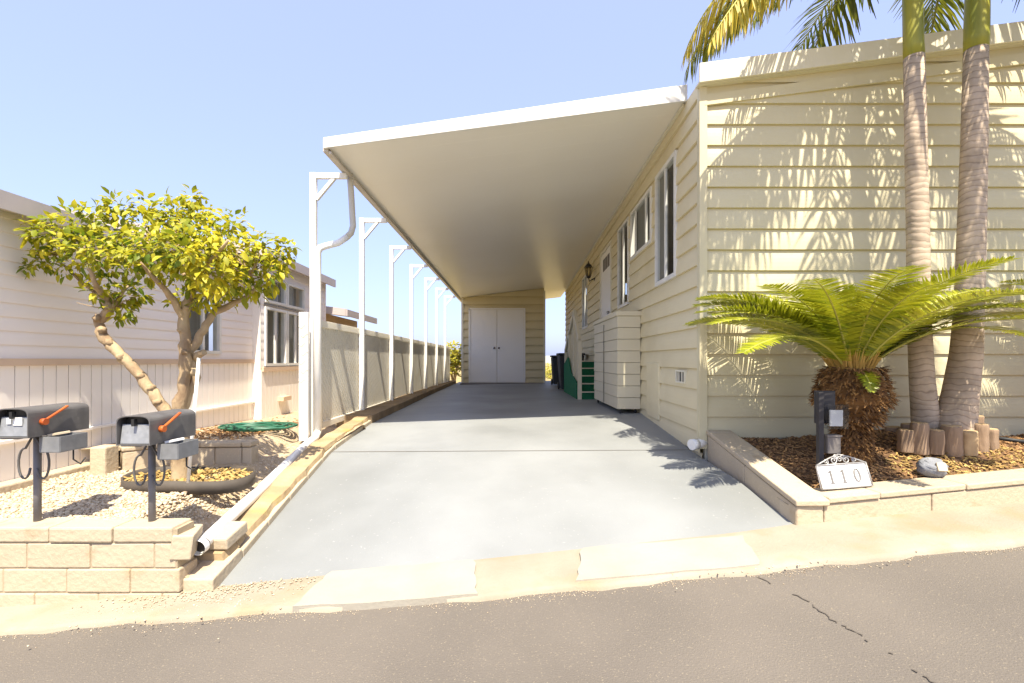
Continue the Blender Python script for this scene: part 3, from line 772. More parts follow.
# ------------------------------------------------------------------ lattice fence
Fc = thing('lattice_fence', 'white lattice fence running between the carport posts', 'fence', (-2.15, 5.1, .6))
FX = lambda Y: XP(Y) - .055
zt, zb = 1.755, .62
for i in range(7):
    ya = 5.12 + 1.62 * i; yb = min(ya + 1.60, 16.3); X = FX((ya + yb) / 2)
    g = MB()
    pitch = .074; w = .0225
    Hh = zt - zb - .08; Wd = yb - ya - .02; o = Vector((X, ya + .01, zb + .04))
    k = -Hh
    while k < Wd:
        for sgn, dx in ((1, .0), (-1, .010)):
            # line y - sgn*z = k
            pts2 = []
            z0_, z1_ = 0, Hh
            y0_, y1_ = (k, k + Hh) if sgn > 0 else (k + Hh, k)
            # clip in y
            ts = [0, 1]
            def yy(u): return y0_ + (y1_ - y0_) * u
            u0, u1 = 0, 1
            if y1_ > y0_:
                u0 = max(0, (0 - y0_) / (y1_ - y0_)); u1 = min(1, (Wd - y0_) / (y1_ - y0_))
            else:
                u0 = max(0, (Wd - y0_) / (y1_ - y0_)); u1 = min(1, (0 - y0_) / (y1_ - y0_))
            if u1 - u0 > .02:
                a = o + Vector((dx, yy(u0), Hh * u0)); b = o + Vector((dx, yy(u1), Hh * u1)); d = (b - a).normalized(); s_ = Vector((0, -d.z, d.y)) * w
                g.quad(a - s_, b - s_, b + s_, a + s_)
        k += pitch
    pn = g.build('lattice_panel', m_lattice, Fc)
    sl = pn.modifiers.new('thick', 'SOLIDIFY'); sl.thickness = .006
    for z, h in ((zt, .075), (zb, .07)):
        g = MB(); g.box((X + .012, (ya + yb) / 2, z), (.05, yb - ya, h)); g.build('rail', m_lattice, Fc, bevel=.004)
    g = MB(); g.box((X + .012, ya + .03, (zt + zb) / 2), (.045, .05, zt - zb - .08)); g.build('stile', m_lattice, Fc)
g = MB(); ex = P(304, 376, 4.93)
g.box((ex.x, 4.93, 1.18), (.09, .05, 1.32)); ep = g.build('end_post', m_white, Fc, bevel=.006)
g = MB()
for k in range(7):
    zz = 1.15 + k * .092; g.box((ex.x + (.010 if k % 2 else -.010), 4.903, zz), (.04, .006, .06), Matrix.Rotation(.785, 3, 'Y'))
g.build('lattice_trim', m_lattice, ep)

# ------------------------------------------------------------------ shed at the end
S = thing('storage_shed', 'cream lap-sided storage shed with white double doors at the end of the carport', 'shed', (-.3, 16, .55))
g = MB(); dz0, dz1 = .60, 3.02
siding(g, (-1.63, 16), (1.07, 16), (0, -1), .5, 3.8, .27, .055, [(.23, 2.03, .3, dz1)], top=(soff(-1.63, 16) - .01, soff(1.07, 16) - .01)); g.build('front_wall', m_shed, S)
g = MB(); g.hexa([(-1.6, 16.04, .4), (1.05, 16.04, .4), (1.05, 19, .4), (-1.6, 19, .4)], [(-1.6, 16.04, 3.40), (1.05, 16.04, 3.70), (1.05, 19, 3.70), (-1.6, 19, 3.40)]); g.build('side_wall', m_shed, S)
g = MB()
g.box((-1.65, 15.97, 2.0), (.07, .06, 2.9)); g.box((1.08, 15.97, 2.1), (.06, .06, 3.1)); g.build('corner_trim', m_trim, S)
for s0 in (0, 1):
    xa = -1.39 + s0 * .895
    g = MB(); g.box((xa + .4425, 15.985, (dz0 + dz1) / 2), (.885, .04, dz1 - dz0)); d = g.build('door', m_door, S, bevel=.005)
    g = MB(); g.blob((xa + (.80 if s0 == 0 else .06), 15.95, 1.75), (.035, .03, .035), amp=0, nu=8, nv=5); g.build('handle', m_box, d)
g = MB()
for (c, s_) in (((-1.415, 15.975, 1.82), (.05, .06, 2.46)), ((.42, 15.975, 1.82), (.05, .06, 2.46)), ((-.5, 15.975, 3.05), (1.88, .06, .05))): g.box(c, s_)
g.build('door_frame', m_door, S)
g = MB(); g.box((-.3, 15.7, .54), (2.75, .55, .115)); g.build('step', m_box, S, bevel=.01)

# ------------------------------------------------------------------ cabinet
C = thing('storage_cabinet', 'tall cream boarded storage cabinet standing against the house side wall', 'cabinet', (1.55, 7.2, .66))
g = MB(); xa, xb, ya, yb, za, zb = 1.392, 1.690, 6.32, 8.1, .70, 1.93
nb = 8; hh = (zb - za) / nb
for k in range(nb):
    z0_ = za + k * hh; j = .004 * (k % 2)
    g.hexa([(xa - j - .006, ya - j - .006, z0_ + .004), (xb, ya - j - .006, z0_ + .004), (xb, yb, z0_ + .004), (xa - j - .006, yb, z0_ + .004)],
           [(xa - j, ya - j, z0_ + hh), (xb, ya - j, z0_ + hh), (xb, yb, z0_ + hh), (xa - j, yb, z0_ + hh)])
g.build('body', m_cab, C, bevel=.004)
g = MB(); g.box(((xa + xb) / 2 - .005, (ya + yb) / 2 - .01, 1.962), (xb - xa + .04, yb - ya + .03, .06)); g.build('lid', m_cab, C, bevel=.006)
g = MB(); g.box((xa - .014, (ya + yb) / 2, 1.3), (.006, .012, 1.16)); g.build('door_gap', m_dark, C)
for (x, y) in ((xa + .05, ya + .06), (xb - .05, ya + .06), (xa + .05, yb - .06), (xb - .05, yb - .06)):
    zf = drive_z(x, y); g = MB(); g.tube([(x - .012, y, zf + .022), (x + .012, y, zf + .022)], .022, 10); g.box((x, y, (zf + .70) / 2 + .015), (.03, .03, .70 - zf - .02)); g.build('caster', m_black, C)

# ------------------------------------------------------------------ porch steps
T = thing('porch_steps', 'green carpeted porch steps with cream railing by the house door', 'steps', (1.5, 9, .62))
sx0, sx1 = 1.27, 1.70
for k in range(5):
    y0_ = 8.75 + k * .25; z1_ = .63 + (k + 1) * .14
    g = MB(); g.box(((sx0 + sx1) / 2, (y0_ + 11.0) / 2, z1_ - .075), (sx1 - sx0, 11.0 - y0_, .13)); s = g.build('riser', m_green, T)
    g = MB(); g.box(((sx0 + sx1) / 2, y0_ + .0, z1_ - .004), (sx1 - sx0 + .01, .05, .022)); g.build('nosing', m_cab, s)
g = MB()
pl = [(1.185, 8.84, .60), (1.185, 10.95, .60), (1.185, 10.95, 1.25), (1.185, 10.2, 1.42), (1.185, 9.7, 1.10), (1.185, 8.84, .92)]
g.prism([Vector(p) for p in pl], (.025, 0, 0)); g.build('side_panel', m_green, T)
for (y, zt_) in ((8.76, 1.70), (9.42, 2.28), (10.2, 1.95), (10.95, 1.55)):
    g = MB(); g.box((1.235, y, (.6 + zt_) / 2), (.07, .07, zt_ - .6)); g.build('rail_post', m_cab, T, bevel=.004)
g = MB(); g.bar((1.225, 8.72, 1.70), (1.225, 9.44, 2.30), .05, .10); g.bar((1.225, 9.44, 2.30), (1.225, 11.0, 1.54), .05, .10); g.build('handrail', m_cab, T)
g = MB()
for y in (9.15, 9.8): MB().box((1.235, y, 1.45), (.03, .05, 1.0)).build('baluster', m_cab, T)

# trash bins
def bin_(x, y, lab, s=1.0):
    z = drive_z(x, y); t = thing('trash_bin', lab, 'bin', (x, y, z), 'bins by the back of the house')
    g = MB(); w0, w1, h = .24 * s, .29 * s, .82 * s
    g.hexa([(x - w0, y - w0, z + .03), (x + w0, y - w0, z + .03), (x + w0, y + w0, z + .03), (x - w0, y + w0, z + .03)], [(x - w1, y - w1, z + h), (x + w1, y - w1, z + h), (x + w1, y + w1, z + h), (x - w1, y + w1, z + h)])
    g.build('body', m_bin, t, bevel=.03)
    g = MB(); g.box((x, y - .01, z + h + .025), (2 * w1 + .04, 2 * w1 + .05, .05)); g.build('lid', m_bin, t, bevel=.015)
    for sx in (-1, 1):
        g = MB(); g.tube([(x + sx * w0, y + w0, z + .09), (x + sx * (w0 + .04), y + w0, z + .09)], .09, 14); g.build('wheel', m_black, t)
    g = MB(); g.tube([(x - w1 + .05, y + w1 + .04, z + h), (x + w1 - .05, y + w1 + .04, z + h)], .014, 8); g.build('handle', m_bin, t)
bin_(1.44, 14.0, 'dark wheeled trash bin in the gap beside the shed, the farther one')
bin_(1.41, 11.6, 'dark wheeled trash bin behind the porch steps, the nearer one', 1.02)

# ------------------------------------------------------------------ neighbour house
NH = thing('neighbour_house', 'pinkish white neighbouring mobile home with a bay of windows, left of the fence', 'house', (-3.43, 2.8, .5))
NX = -3.43
g = MB(); siding(g, (NX, 2.8), (NX, 6.33), (1, 0), 1.36, 2.36, .095, .010, [(5.02 - 2.8, 5.62 - 2.8, 1.42, 2.1)]); siding(g, (-8.5, 2.8), (NX, 2.8), (0, -1), 1.36, 2.5, .095, .010); g.build('wall', m_nwall, NH)
def skirt(g, A, B, nrm, z0, z1):
    A = Vector((*A, 0)); B = Vector((*B, 0)); L = (B - A).length; t = (B - A) / L; nv = Vector((*nrm, 0)); s = 0
    while s < L:
        e = min(s + .1, L)
        g.hexa([A + t * (s + .004) + nv * .012 + Vector((0, 0, z0)), A + t * (e - .004) + nv * .012 + Vector((0, 0, z0)), A + t * (e - .004) - nv * .02 + Vector((0, 0, z0)), A + t * (s + .004) - nv * .02 + Vector((0, 0, z0))],
               [A + t * (s + .004) + nv * .012 + Vector((0, 0, z1)), A + t * (e - .004) + nv * .012 + Vector((0, 0, z1)), A + t * (e - .004) - nv * .02 + Vector((0, 0, z1)), A + t * (s + .004) - nv * .02 + Vector((0, 0, z1))])
        s = e
    a = A - nv * .005; b = B - nv * .005; g.quad(a + Vector((0, 0, z0)), b + Vector((0, 0, z0)), b + Vector((0, 0, z1)), a + Vector((0, 0, z1)))
BX = -3.32
g = MB(); skirt(g, (NX, 2.8), (NX, 6.33), (1, 0), .42, 1.31); skirt(g, (BX, 6.33), (BX, 10.6), (1, 0), .42, 1.20); skirt(g, (-8.5, 2.8), (NX, 2.8), (0, -1), .2, 1.31); g.build('skirting', m_nskirt, NH)
g = MB(); g.box((NX + .012, 4.56, 1.335), (.04, 3.54, .05)); g.box((BX + .015, 8.2, 1.225), (.04, 3.7, .055)); g.build('trim_band', m_ntrim, NH)
g = MB(); g.box((NX + .03, 4.56, .80), (.03, 3.54, .02)); g.build('ledge', m_nskirt, NH)
# bay
g = MB(); siding(g, (BX, 6.33), (BX, 8.5), (1, 0), 1.25, 2.72, .12, .008, [(.08, 1.32, 1.26, 2.5)]); g.build('bay_wall', m_nwall, NH)
g = MB(); g.box(((NX + BX) / 2 - .06, 6.345, 1.57), (.23, .03, 2.3)); g.box((-3.9, 6.345, 2.55), (.9, .03, .36)); g.build('bay_return', m_nskirt, NH)
g = MB(); g.box((-3.9, 8.5, 1.6), (1.2, .03, 2.4)); g.build('bay_end', m_nwall, NH)
nwp = lambda Y, z, off=0: Vector((BX + off, Y, z))
m_nblind = mat('grey_blind', (.42, .42, .44), rough=.7)
for (a, b) in ((6.42, 7.04), (7.04, 7.64)):
    window('n', 'w', NH, nwp, a, b, 2.13, 2.46, mull=(), blind_or_sky=m_nblind) if False else None
def nwin(a, b, c, d, X=BX, pan=True):
    f = MB(); w = .035
    for (p, q, r, s) in ((a, b, c, c + w), (a, b, d - w, d), (a, a + w, c + w, d - w), (b - w, b, c + w, d - w)):
        f.hexa([(X + .03, p, r), (X + .03, q, r), (X - .05, q, r), (X - .05, p, r)], [(X + .03, p, s), (X + .03, q, s), (X - .05, q, s), (X - .05, p, s)])
    if pan: f.box((X, (a + b) / 2, (c + d) / 2), (.03, .035, d - c - 2 * w))
    f = f.build('window', m_frame, NH)
    g = MB(); g.quad((X - .005, a + w, c + w), (X - .005, b - w, c + w), (X - .005, b - w, d - w), (X - .005, a + w, d - w)); g.build('pane', m_glass, f)
    g = MB(); g.quad((X - .12, a, c), (X - .12, b, c), (X - .12, b, d), (X - .12, a, d)); g.build('curtain', m_nblind if not pan else m_blind, f)
nwin(6.42, 7.03, 2.13, 2.49, pan=False); nwin(7.05, 7.64, 2.13, 2.49, pan=False); nwin(6.42, 7.03, 1.27, 2.07); nwin(7.05, 7.64, 1.27, 2.07)
nwin(5.02, 5.62, 1.42, 2.1, X=NX)
# roofs
g = MB()
g.hexa([(NX + .125, 2.6, 2.36), (NX + .125, 6.30, 2.36), (-6.2, 6.30, 2.95), (-6.2, 2.6, 2.95)], [(NX + .125, 2.6, 2.43), (NX + .125, 6.30, 2.43), (-6.2, 6.30, 3.02), (-6.2, 2.6, 3.02)])
g.hexa([(-6.2, 2.6, 2.95), (-6.2, 6.3, 2.95), (-9, 6.3, 2.36), (-9, 2.6, 2.36)], [(-6.2, 2.6, 3.02), (-6.2, 6.3, 3.02), (-9, 6.3, 2.43), (-9, 2.6, 2.43)])
g.hexa([(BX + .12, 6.2, 2.72), (BX + .12, 8.62, 2.72), (-6.2, 8.62, 3.3), (-6.2, 6.2, 3.3)], [(BX + .12, 6.2, 2.79), (BX + .12, 8.62, 2.79), (-6.2, 8.62, 3.37), (-6.2, 6.2, 3.37)])
g.hexa([(-2.98, 8.64, 2.21), (-2.98, 10.5, 2.21), (-6, 10.5, 2.62), (-6, 8.64, 2.62)], [(-2.98, 8.64, 2.26), (-2.98, 10.5, 2.26), (-6, 10.5, 2.67), (-6, 8.64, 2.67)])
g.build('roof', m_roof, NH)
g = MB(); g.box((NX + .135, 4.45, 2.385), (.03, 3.72, .12)); g.box((BX + .13, 7.4, 2.725), (.03, 2.5, .13)); g.box((-2.97, 9.57, 2.20), (.03, 1.9, .12))
g.hexa([(NX + .125, 2.58, 2.33), (-6.2, 2.58, 2.92), (-6.2, 2.6, 2.92), (NX + .125, 2.6, 2.33)], [(NX + .125, 2.58, 2.45), (-6.2, 2.58, 3.04), (-6.2, 2.6, 3.04), (NX + .125, 2.6, 2.45)])
g.hexa([(-6.2, 6.18, 3.25), (BX + .12, 6.18, 2.67), (BX + .12, 6.2, 2.67), (-6.2, 6.2, 3.25)], [(-6.2, 6.18, 3.38), (BX + .12, 6.18, 2.80), (BX + .12, 6.2, 2.80), (-6.2, 6.2, 3.38)])
g.hexa([(-6, 8.62, 2.55), (-2.98, 8.62, 2.14), (-2.98, 8.64, 2.14), (-6, 8.64, 2.55)], [(-6, 8.62, 2.68), (-2.98, 8.62, 2.27), (-2.98, 8.64, 2.27), (-6, 8.64, 2.68)])
g.build('fascia', m_nfascia, NH)
g = MB(); g.box((-3.45, 9.6, 1.7), (.1, 1.9, 1.0)); g.build('porch_wall', m_norange, NH)
g = MB(); g.hexa([(-6.2, 6.36, 2.3), (-3.45, 6.36, 2.3), (-3.45, 6.33, 2.3), (-6.2, 6.33, 2.3)], [(-6.2, 6.36, 3.25), (-3.45, 6.36, 2.7), (-3.45, 6.33, 2.7), (-6.2, 6.33, 3.25)]); g.build('gable', m_nwall, NH)
g = MB(); g.box((-3.27, 6.9, .80), (.09, .24, .06)); g.build('utility_box', m_ntrim, NH)

# ------------------------------------------------------------------ lemon tree
TY = 3.35
def TP(x, y, dy=0): return P(x, y, TY + dy)
LT = thing('lemon_tree', 'small lemon tree with forked bare trunk and yellow-green crown behind the mailboxes', 'tree', TP(180, 478))
g = MB()
def limb(pts, r):
    # resample with wiggle
    out = []; rad = []
    for i in range(len(pts) - 1):
        for k in range(4):
            u = k / 4; p = pts[i].lerp(pts[i + 1], u); out.append(p + Vector((R.uniform(-1, 1), R.uniform(-1, 1), R.uniform(-1, 1))) * .006); rad.append(lerp(r[i], r[i + 1], u) * R.uniform(.9, 1.12))
    out.append(pts[-1]); rad.append(r[-1]); g.tube(out, [q * .78 for q in rad], 9)
limb([TP(180, 486), TP(180, 455), TP(177, 430), TP(178, 412)], [.085, .075, .07, .07])
limb([TP(177, 425), TP(163, 408), TP(150, 388), TP(131, 365), TP(115, 350), TP(101, 335), TP(99, 322), TP(109, 310), TP(104, 298), TP(96, 285, -.1), TP(88, 268, -.15)], [.055, .05, .047, .045, .045, .043, .04, .035, .03, .022, .015])
limb([TP(178, 412), TP(183, 392), TP(185, 365), TP(185, 340), TP(183, 318), TP(188, 300), TP(193, 285), TP(190, 262)], [.06, .052, .05, .046, .043, .04, .035, .022])
limb([TP(178, 415), TP(190, 392, .04), TP(198, 372, .06), TP(196, 350, .08)], [.045, .045, .04, .02]) if False else None
limb([TP(176, 422, .03), TP(186, 398, .05), TP(196, 377, .05), TP(190, 352, .04), TP(204, 330, .05), TP(214, 312, .08), TP(240, 300, .1), TP(262, 285, .1)], [.05, .045, .042, .036, .034, .03, .022, .012])
limb([TP(196, 357, .04), TP(204, 352, .0)], [.036, .028])
limb([TP(183, 318), TP(174, 300, -.08), TP(160, 285, -.2), TP(140, 262, -.3)], [.032, .028, .02, .01])
limb([TP(193, 285), TP(210, 262, -.2), TP(228, 240, -.3)], [.025, .02, .01])
limb([TP(190, 290), TP(182, 260, .25), TP(176, 230, .4)], [.025, .02, .01])
limb([TP(104, 298), TP(85, 285, .1), TP(60, 262, .15)], [.025, .015, .008])
limb([TP(109, 310), TP(125, 290, .1), TP(140, 270, .2)], [.02, .014, .008])
rk = random.Random(31)
for k in range(90):
    cx, cy, r_, dy_ = rk.choice([(60, 240, 24, 0), (95, 248, 24, 0), (125, 250, 22, 0), (165, 240, 26, -.1), (195, 250, 28, -.1), (225, 255, 26, 0), (250, 262, 22, 0), (180, 222, 22, .1), (112, 300, 14, .05), (215, 280, 22, 0)])
    p0 = TP(cx, cy + r_ * .6, dy_); v = Vector((rk.uniform(-1, 1), rk.uniform(-1, 1), rk.uniform(-.2, 1))).normalized()
    p1 = p0 + v * .09; p2 = p1 + (v + Vector((rk.uniform(-.6, .6), rk.uniform(-.6, .6), rk.uniform(-.4, .6)))).normalized() * .10; g.tube([p0, p1, p2], [.006, .004, .0018], 5)
for (x, y) in ((150, 388), (139, 376), (121, 357), (107, 343), (100, 330), (99, 318), (108, 308), (185, 352), (184, 330), (187, 308), (194, 372), (160, 402), (104, 298), (196, 288)):
    g.blob(TP(x + rk.uniform(-3, 3), y, rk.uniform(-.03, -.01)), (rk.uniform(.022, .032), .028, rk.uniform(.02, .03)), seed=x + y, amp=.3, nu=8, nv=6)
g.build('trunk', m_bark, LT)
# crown: clumps of leaves (pixel centre, radius px, depth offset)
clumps = [(60, 240, 24, 0), (45, 232, 18, -.1), (80, 225, 22, .1), (95, 248, 24, -.1), (70, 262, 20, .05), (112, 232, 22, .1), (128, 250, 22, -.15), (108, 272, 18, .1), (98, 212, 14, .05), (118, 208, 14, .0),
          (150, 225, 24, .1), (165, 245, 26, -.25), (180, 222, 24, .1), (150, 262, 22, -.2), (190, 255, 28, -.3), (205, 230, 24, 0), (225, 250, 26, -.15), (215, 275, 24, -.2), (245, 262, 24, 0), (262, 248, 20, .1),
          (268, 272, 20, .1), (250, 288, 18, .1), (232, 225, 18, .2), (185, 275, 20, -.1), (170, 210, 18, .2), (200, 212, 16, .2), (195, 240, 30, .35), (230, 265, 28, .35), (160, 240, 28, .35), (120, 255, 24, .3), (205, 298, 14, 0), (182, 300, 14, .1), (225, 298, 14, .1),
          (120, 310, 13, .05), (125, 295, 14, .1), (135, 292, 12, .1), (100, 292, 10, .0), (40, 262, 10, 0), (28, 268, 6, 0), (280, 258, 14, .1), (288, 246, 8, .1), (190, 198, 10, .1), (142, 205, 12, .1)]
g = MB(); rr = random.Random(4)
def leaf(g, c, L, w, d, nrm):
    d = d.normalized(); s = d.cross(nrm).normalized(); n = s.cross(d)
    a = c; m1 = c + d * L * .35 ; m2 = c + d * L * .7 - n * L * .06; e = c + d * L - n * L * .16
    g.add([a, m1 - s * w + n * w * .35, m1, m1 + s * w + n * w * .35, m2 - s * w * .8 + n * w * .2, m2, m2 + s * w * .8 + n * w * .2, e],
          [(0, 2, 1), (0, 3, 2), (1, 2, 5, 4), (2, 3, 6, 5), (4, 5, 7), (5, 6, 7)], True)
for (cx, cy, r, dy) in clumps:
    c = TP(cx, cy, dy); rad = r * TY / F * 1.0; nl = int(16 + (r ** 2) * (.26 if dy < .25 else .08))
    for k in range(nl):
        v = Vector((rr.gauss(0, 1), rr.gauss(0, 1), rr.gauss(0, 1))).normalized(); q = rr.random() ** .45
        p = c + Vector((v.x * rad * q, v.y * rad * q * 1.1, v.z * rad * q * .9))
        d = (v + Vector((rr.uniform(-.8, .8), rr.uniform(-.8, .8), rr.uniform(-1.1, .5)))).normalized()
        L = rr.uniform(.028, .08); nr = Vector((rr.uniform(-.6, .6), rr.uniform(-.9, .3), 1)).normalized()
        leaf(g, p, L, L * .25, d, nr)
g.build('crown', m_leaf, LT)
for (x, y, dy) in ((155, 235, -.25), (215, 240, -.22), (196, 258, -.25), (44, 254, -.1), (258, 246, -.02), (216, 290, -.1)):
    g = MB(); g.blob(TP(x, y, dy), (.026, .026, .034), seed=x, amp=.03, nu=10, nv=7); g.build('lemon', m_lemon, LT)
# stake
t = MB(); t.tube([P(188, 483, 3.16), P(199, 358, 3.18)], .011, 10)
tag(t.build('garden_stake', m_pvc), 'thin white plastic stake standing beside the lemon tree trunk', 'stake')

# ------------------------------------------------------------------ mailboxes
def mailbox(x0, zt, postx, lab, paper):
    w, h, y0, y1 = .172, .150, 2.42, 2.77; zb = zt - h
    t = thing('mailbox', lab, 'mailbox', (postx, 2.62, .47), 'mailboxes on the block wall')
    sg = lambda v, e_: math.copysign(abs(v) ** e_, v)
    prof = [(0, 0), (0, h * .70)] + [(w / 2 - w / 2 * sg(math.cos(a), .55), h * .70 + h * .30 * sg(math.sin(a), .6)) for a in [math.pi * k / 14 for k in range(1, 14)]] + [(w, h * .70), (w, 0)]
    def pr(ins, y): return [Vector((x0 + w / 2 + (a - w / 2) * ins, y, zb + h / 2 + (b - h / 2) * ins)) for a, b in prof]
    g = MB(); A = pr(1, y0); B = pr(1, y1); Ai = pr(.94, y0); Ci = pr(.94, y0 + .025); n = len(A)
    g.add(A + B, [(i, n + i, n + (i + 1) % n, (i + 1) % n) for i in range(n)]); g.add(B, [tuple(range(n))])
    g.add(A + Ai, [(i, (i + 1) % n, n + (i + 1) % n, n + i) for i in range(n)]); g.add(Ai + Ci, [(i, (i + 1) % n, n + (i + 1) % n, n + i) for i in range(n)])
    g.build('box', m_mailbox, t)
    g = MB(); g.prism(pr(.93, y0 + .05), (0, .006, 0)); g.build('dark_inside', m_black, t)
    g = MB(); g.prism([Vector((x0 + .010, y0 + .012, zb + .006)), Vector((x0 + w - .010, y0 + .012, zb + .006)), Vector((x0 + w - .012, y0 + .024, zb + h * .70)), Vector((x0 + .012, y0 + .024, zb + h * .70))], (0, .008, 0)); d = g.build('door', m_galv, t, bevel=.003)
    g = MB(); g.box((x0 + w / 2, y0 + .008, zt - .035), (.014, .022, .035)); g.build('latch', m_black, d)
    if paper:
        g = MB(); g.box((x0 + .06, y0 + .015, zb + .085), (.022, .004, .03)); g.box((x0 + .105, y0 + .015, zb + .083), (.045, .004, .04)); g.build('sticker', m_paper, d)
    xr = x0 + w + .006
    g = MB(); g.tube([(xr - .004, y0 + .07, zb + .075), (xr + .018, y0 + .07, zb + .075)], .017, 12); fl = g.build('flag', m_flag, t)
    g = MB(); g.bar((xr + .008, y0 + .07, zb + .08), (xr + .008, y0 + .20, zb + .145), .007, .013, up=(1, 0, 0)); g.build('flag_arm', m_flag, fl)
    # newspaper tray under the right side
    ya, yb = 2.50, 2.66; xa, xb = x0 + w - .02, x0 + w + .085; za, ze = zb - .085, zb - .005
    g = MB()
    for (c, s) in ((((xa + xb) / 2, (ya + yb) / 2, za), (xb - xa, yb - ya, .006)), (((xa + xb) / 2, ya, (za + ze) / 2), (xb - xa, .006, ze - za)), (((xa + xb) / 2, yb, (za + ze) / 2), (xb - xa, .006, ze - za)),
                   ((xa, (ya + yb) / 2, (za + ze) / 2), (.006, yb - ya, ze - za)), ((xb, (ya + yb) / 2, (za + ze) / 2), (.006, yb - ya, ze - za))): g.box(c, s)
    tr = g.build('newspaper_tray', m_tray, t)
    g = MB(); g.bar((xa + .02, ya + .02, ze + .004), (xb - .03, ya + .09, ze + .014), .016, .010); g.build('mail', m_paper if not paper else m_rockpatch, tr)
    g = MB(); g.tube([(xb - .03, yb - .05, za), (xb - .03, yb - .05, za - .06), (xb + .01, yb - .05, za - .085), (xb + .035, yb - .05, za - .05)], .004, 6); g.build('wire_hook', m_black, tr)
    g = MB(); g.tube([(postx, 2.62, .40), (postx, 2.62, zb + .004)], .0175, 14); p = g.build('post', m_postgrey, t)
    for s in (-1, 1):
        g = MB(); cx = postx + s * .05; pts = [(postx, 2.60, zb - .005)]
        for k in range(13):
            a = math.pi * (.55 - k / 12 * 1.45); pts.append((cx + s * .033 * math.cos(a) , 2.60, zb - .165 + .055 * math.sin(a) * 1.5))
        g.tube(pts, .006, 6); g.build('scroll_bracket', m_mailbox, p)
    g = MB(); g.box((postx + .01, 2.61, zb - .006), (.10, .3, .012)); g.build('mount_board', m_postgrey, t)
mailbox(-2.612, 1.105, -2.59, 'grey mailbox on a post at the left edge, stickers on its door', True)
mailbox(-1.997, 1.068, -1.965, 'grey mailbox on a post in front of the lemon tree, plain bare door', False)

# ------------------------------------------------------------------ fronds
def frond(name_seed, L, a0, a1, npair, leaf_len, lw, spread, vee, droop, rr_, rach=.010, start=.12, sweep=0.0, ell=True, twist=0, hang=None):
    """local frond along +X, returns (rib MB, leaflet MB)"""
    rr = random.Random(name_seed); rib = MB(); lf = MB()
    N_ = 16; pts = [Vector((0, 0, 0))]; ang = []
    for i in range(N_):
        a = math.radians(lerp(a0, a1, (i / (N_ - 1)) ** .9)); ang.append(a)
        pts.append(pts[-1] + Vector((math.cos(a), sweep * i / N_, math.sin(a))).normalized() * (L / N_))
    rib.tube(pts, [lerp(rach, rach * .2, i / N_) for i in range(N_ + 1)], 5)
    for k in range(npair):
        u = lerp(start, .995, k / (npair - 1)); f = u * N_; i = min(int(f), N_ - 1); p = pts[i].lerp(pts[i + 1], f - i)
        t = (pts[i + 1] - pts[i]).normalized(); sd = Vector((0, 1, 0)); sd = (sd - t * sd.dot(t)).normalized(); up = t.cross(sd) * -1
        if up.z < 0 and abs(a0) < 80: up = -up if ang[i] > -math.pi / 2 and ang[i] < math.pi / 2 and up.z < 0 else up
        prof = (min(1, .45 + 2.2 * (u - start)) * (1 - .75 * max(0, (u - .6) / .4) ** 1.6)) if ell else 1
        for s in (-1, 1):
            l = leaf_len * prof * rr.uniform(.88, 1.08); sp = math.radians(lerp(spread[0], spread[1], u) + rr.uniform(-5, 5))
            d = (t * math.cos(sp) + sd * s * math.sin(sp) + up * (vee + rr.uniform(-.06, .06))).normalized()
            if hang is not None:
                d = (d * (1 - hang) + Vector((0, 0, -1)) * hang + Vector((rr.uniform(-.15, .15), rr.uniform(-.15, .15), 0))).normalized()
            wv = t * lw * .5 * rr.uniform(.8, 1.15)
            p1 = p + d * l * .5; d2 = (d + Vector((0, 0, -droop))).normalized(); p2 = p1 + d2 * l * .5
            lf.add([p - wv * .5, p + wv * .5, p1 + wv, p1 - wv, p2 + wv * .12, p2 - wv * .12], [(0, 1, 2, 3), (3, 2, 4, 5)], True)
    return rib, lf
def mk(name, parts, m, mrib, parent, loc, rot, cache={}):
    key = (id(parts), m.name)
    if key not in cache:
        rib, lf = parts; me = bpy.data.meshes.new(name); n = len(lf.v)
        me.from_pydata(lf.v + rib.v, [], lf.f + [[i + n for i in f] for f in rib.f])
        me.materials.append(m); me.materials.append(mrib)
        for i, p in enumerate(me.polygons): p.material_index = 0 if i < len(lf.f) else 1; p.use_smooth = True
        cache[key] = me
    o = bpy.data.objects.new(name, cache[key]); COL.objects.link(o); o.parent = parent; o.location = Vector(loc) - parent.location; o.rotation_euler = rot
    return o

# sago palm
sx, sy = 2.535, 3.58; sz = mulch_z(sx, sy)
SG = thing('sago_palm', 'big sago palm with thatched brown trunk and wide yellow-green fronds, in the mulch bed', 'palm', (sx, sy, sz))
g = MB(); c = Vector((sx, sy, sz)); rr = random.Random(8)
g.lathe(c, [(.13, -.05), (.12, .05), (.105, .2), (.10, .27), (.15, .31), (.17, .41), (.22, .45), (.21, .55), (.17, .66), (.10, .70)], 14); g.build('trunk', m_sagocore if False else m_sagobase, SG)
g = MB()
for k in range(3000):
    a = rr.uniform(0, 6.283); h = rr.random()
    z = h * .70
    rad = lerp(.10, .105, z / .28) if z < .28 else lerp(.16, .19, (z - .28) / .14) if z < .42 else lerp(.235, .17, ((z - .42) / .28) ** 2)
    p = c + Vector((rad * math.cos(a), rad * math.sin(a), z)); out = Vector((math.cos(a), math.sin(a), 0))
    L = rr.uniform(.03, .06); d = (out * .7 + Vector((rr.uniform(-.3, .3), rr.uniform(-.3, .3), rr.uniform(-.9, .2)))).normalized(); s = d.cross(out + Vector((0, 0, .7))).normalized() * rr.uniform(.006, .013)
    q = p + d * L; g.add([p - s, p + s, q + s * .3, q - s * .3, p + d * L * .3 + out * .01], [(0, 1, 4), (1, 2, 4), (2, 3, 4), (3, 0, 4)])
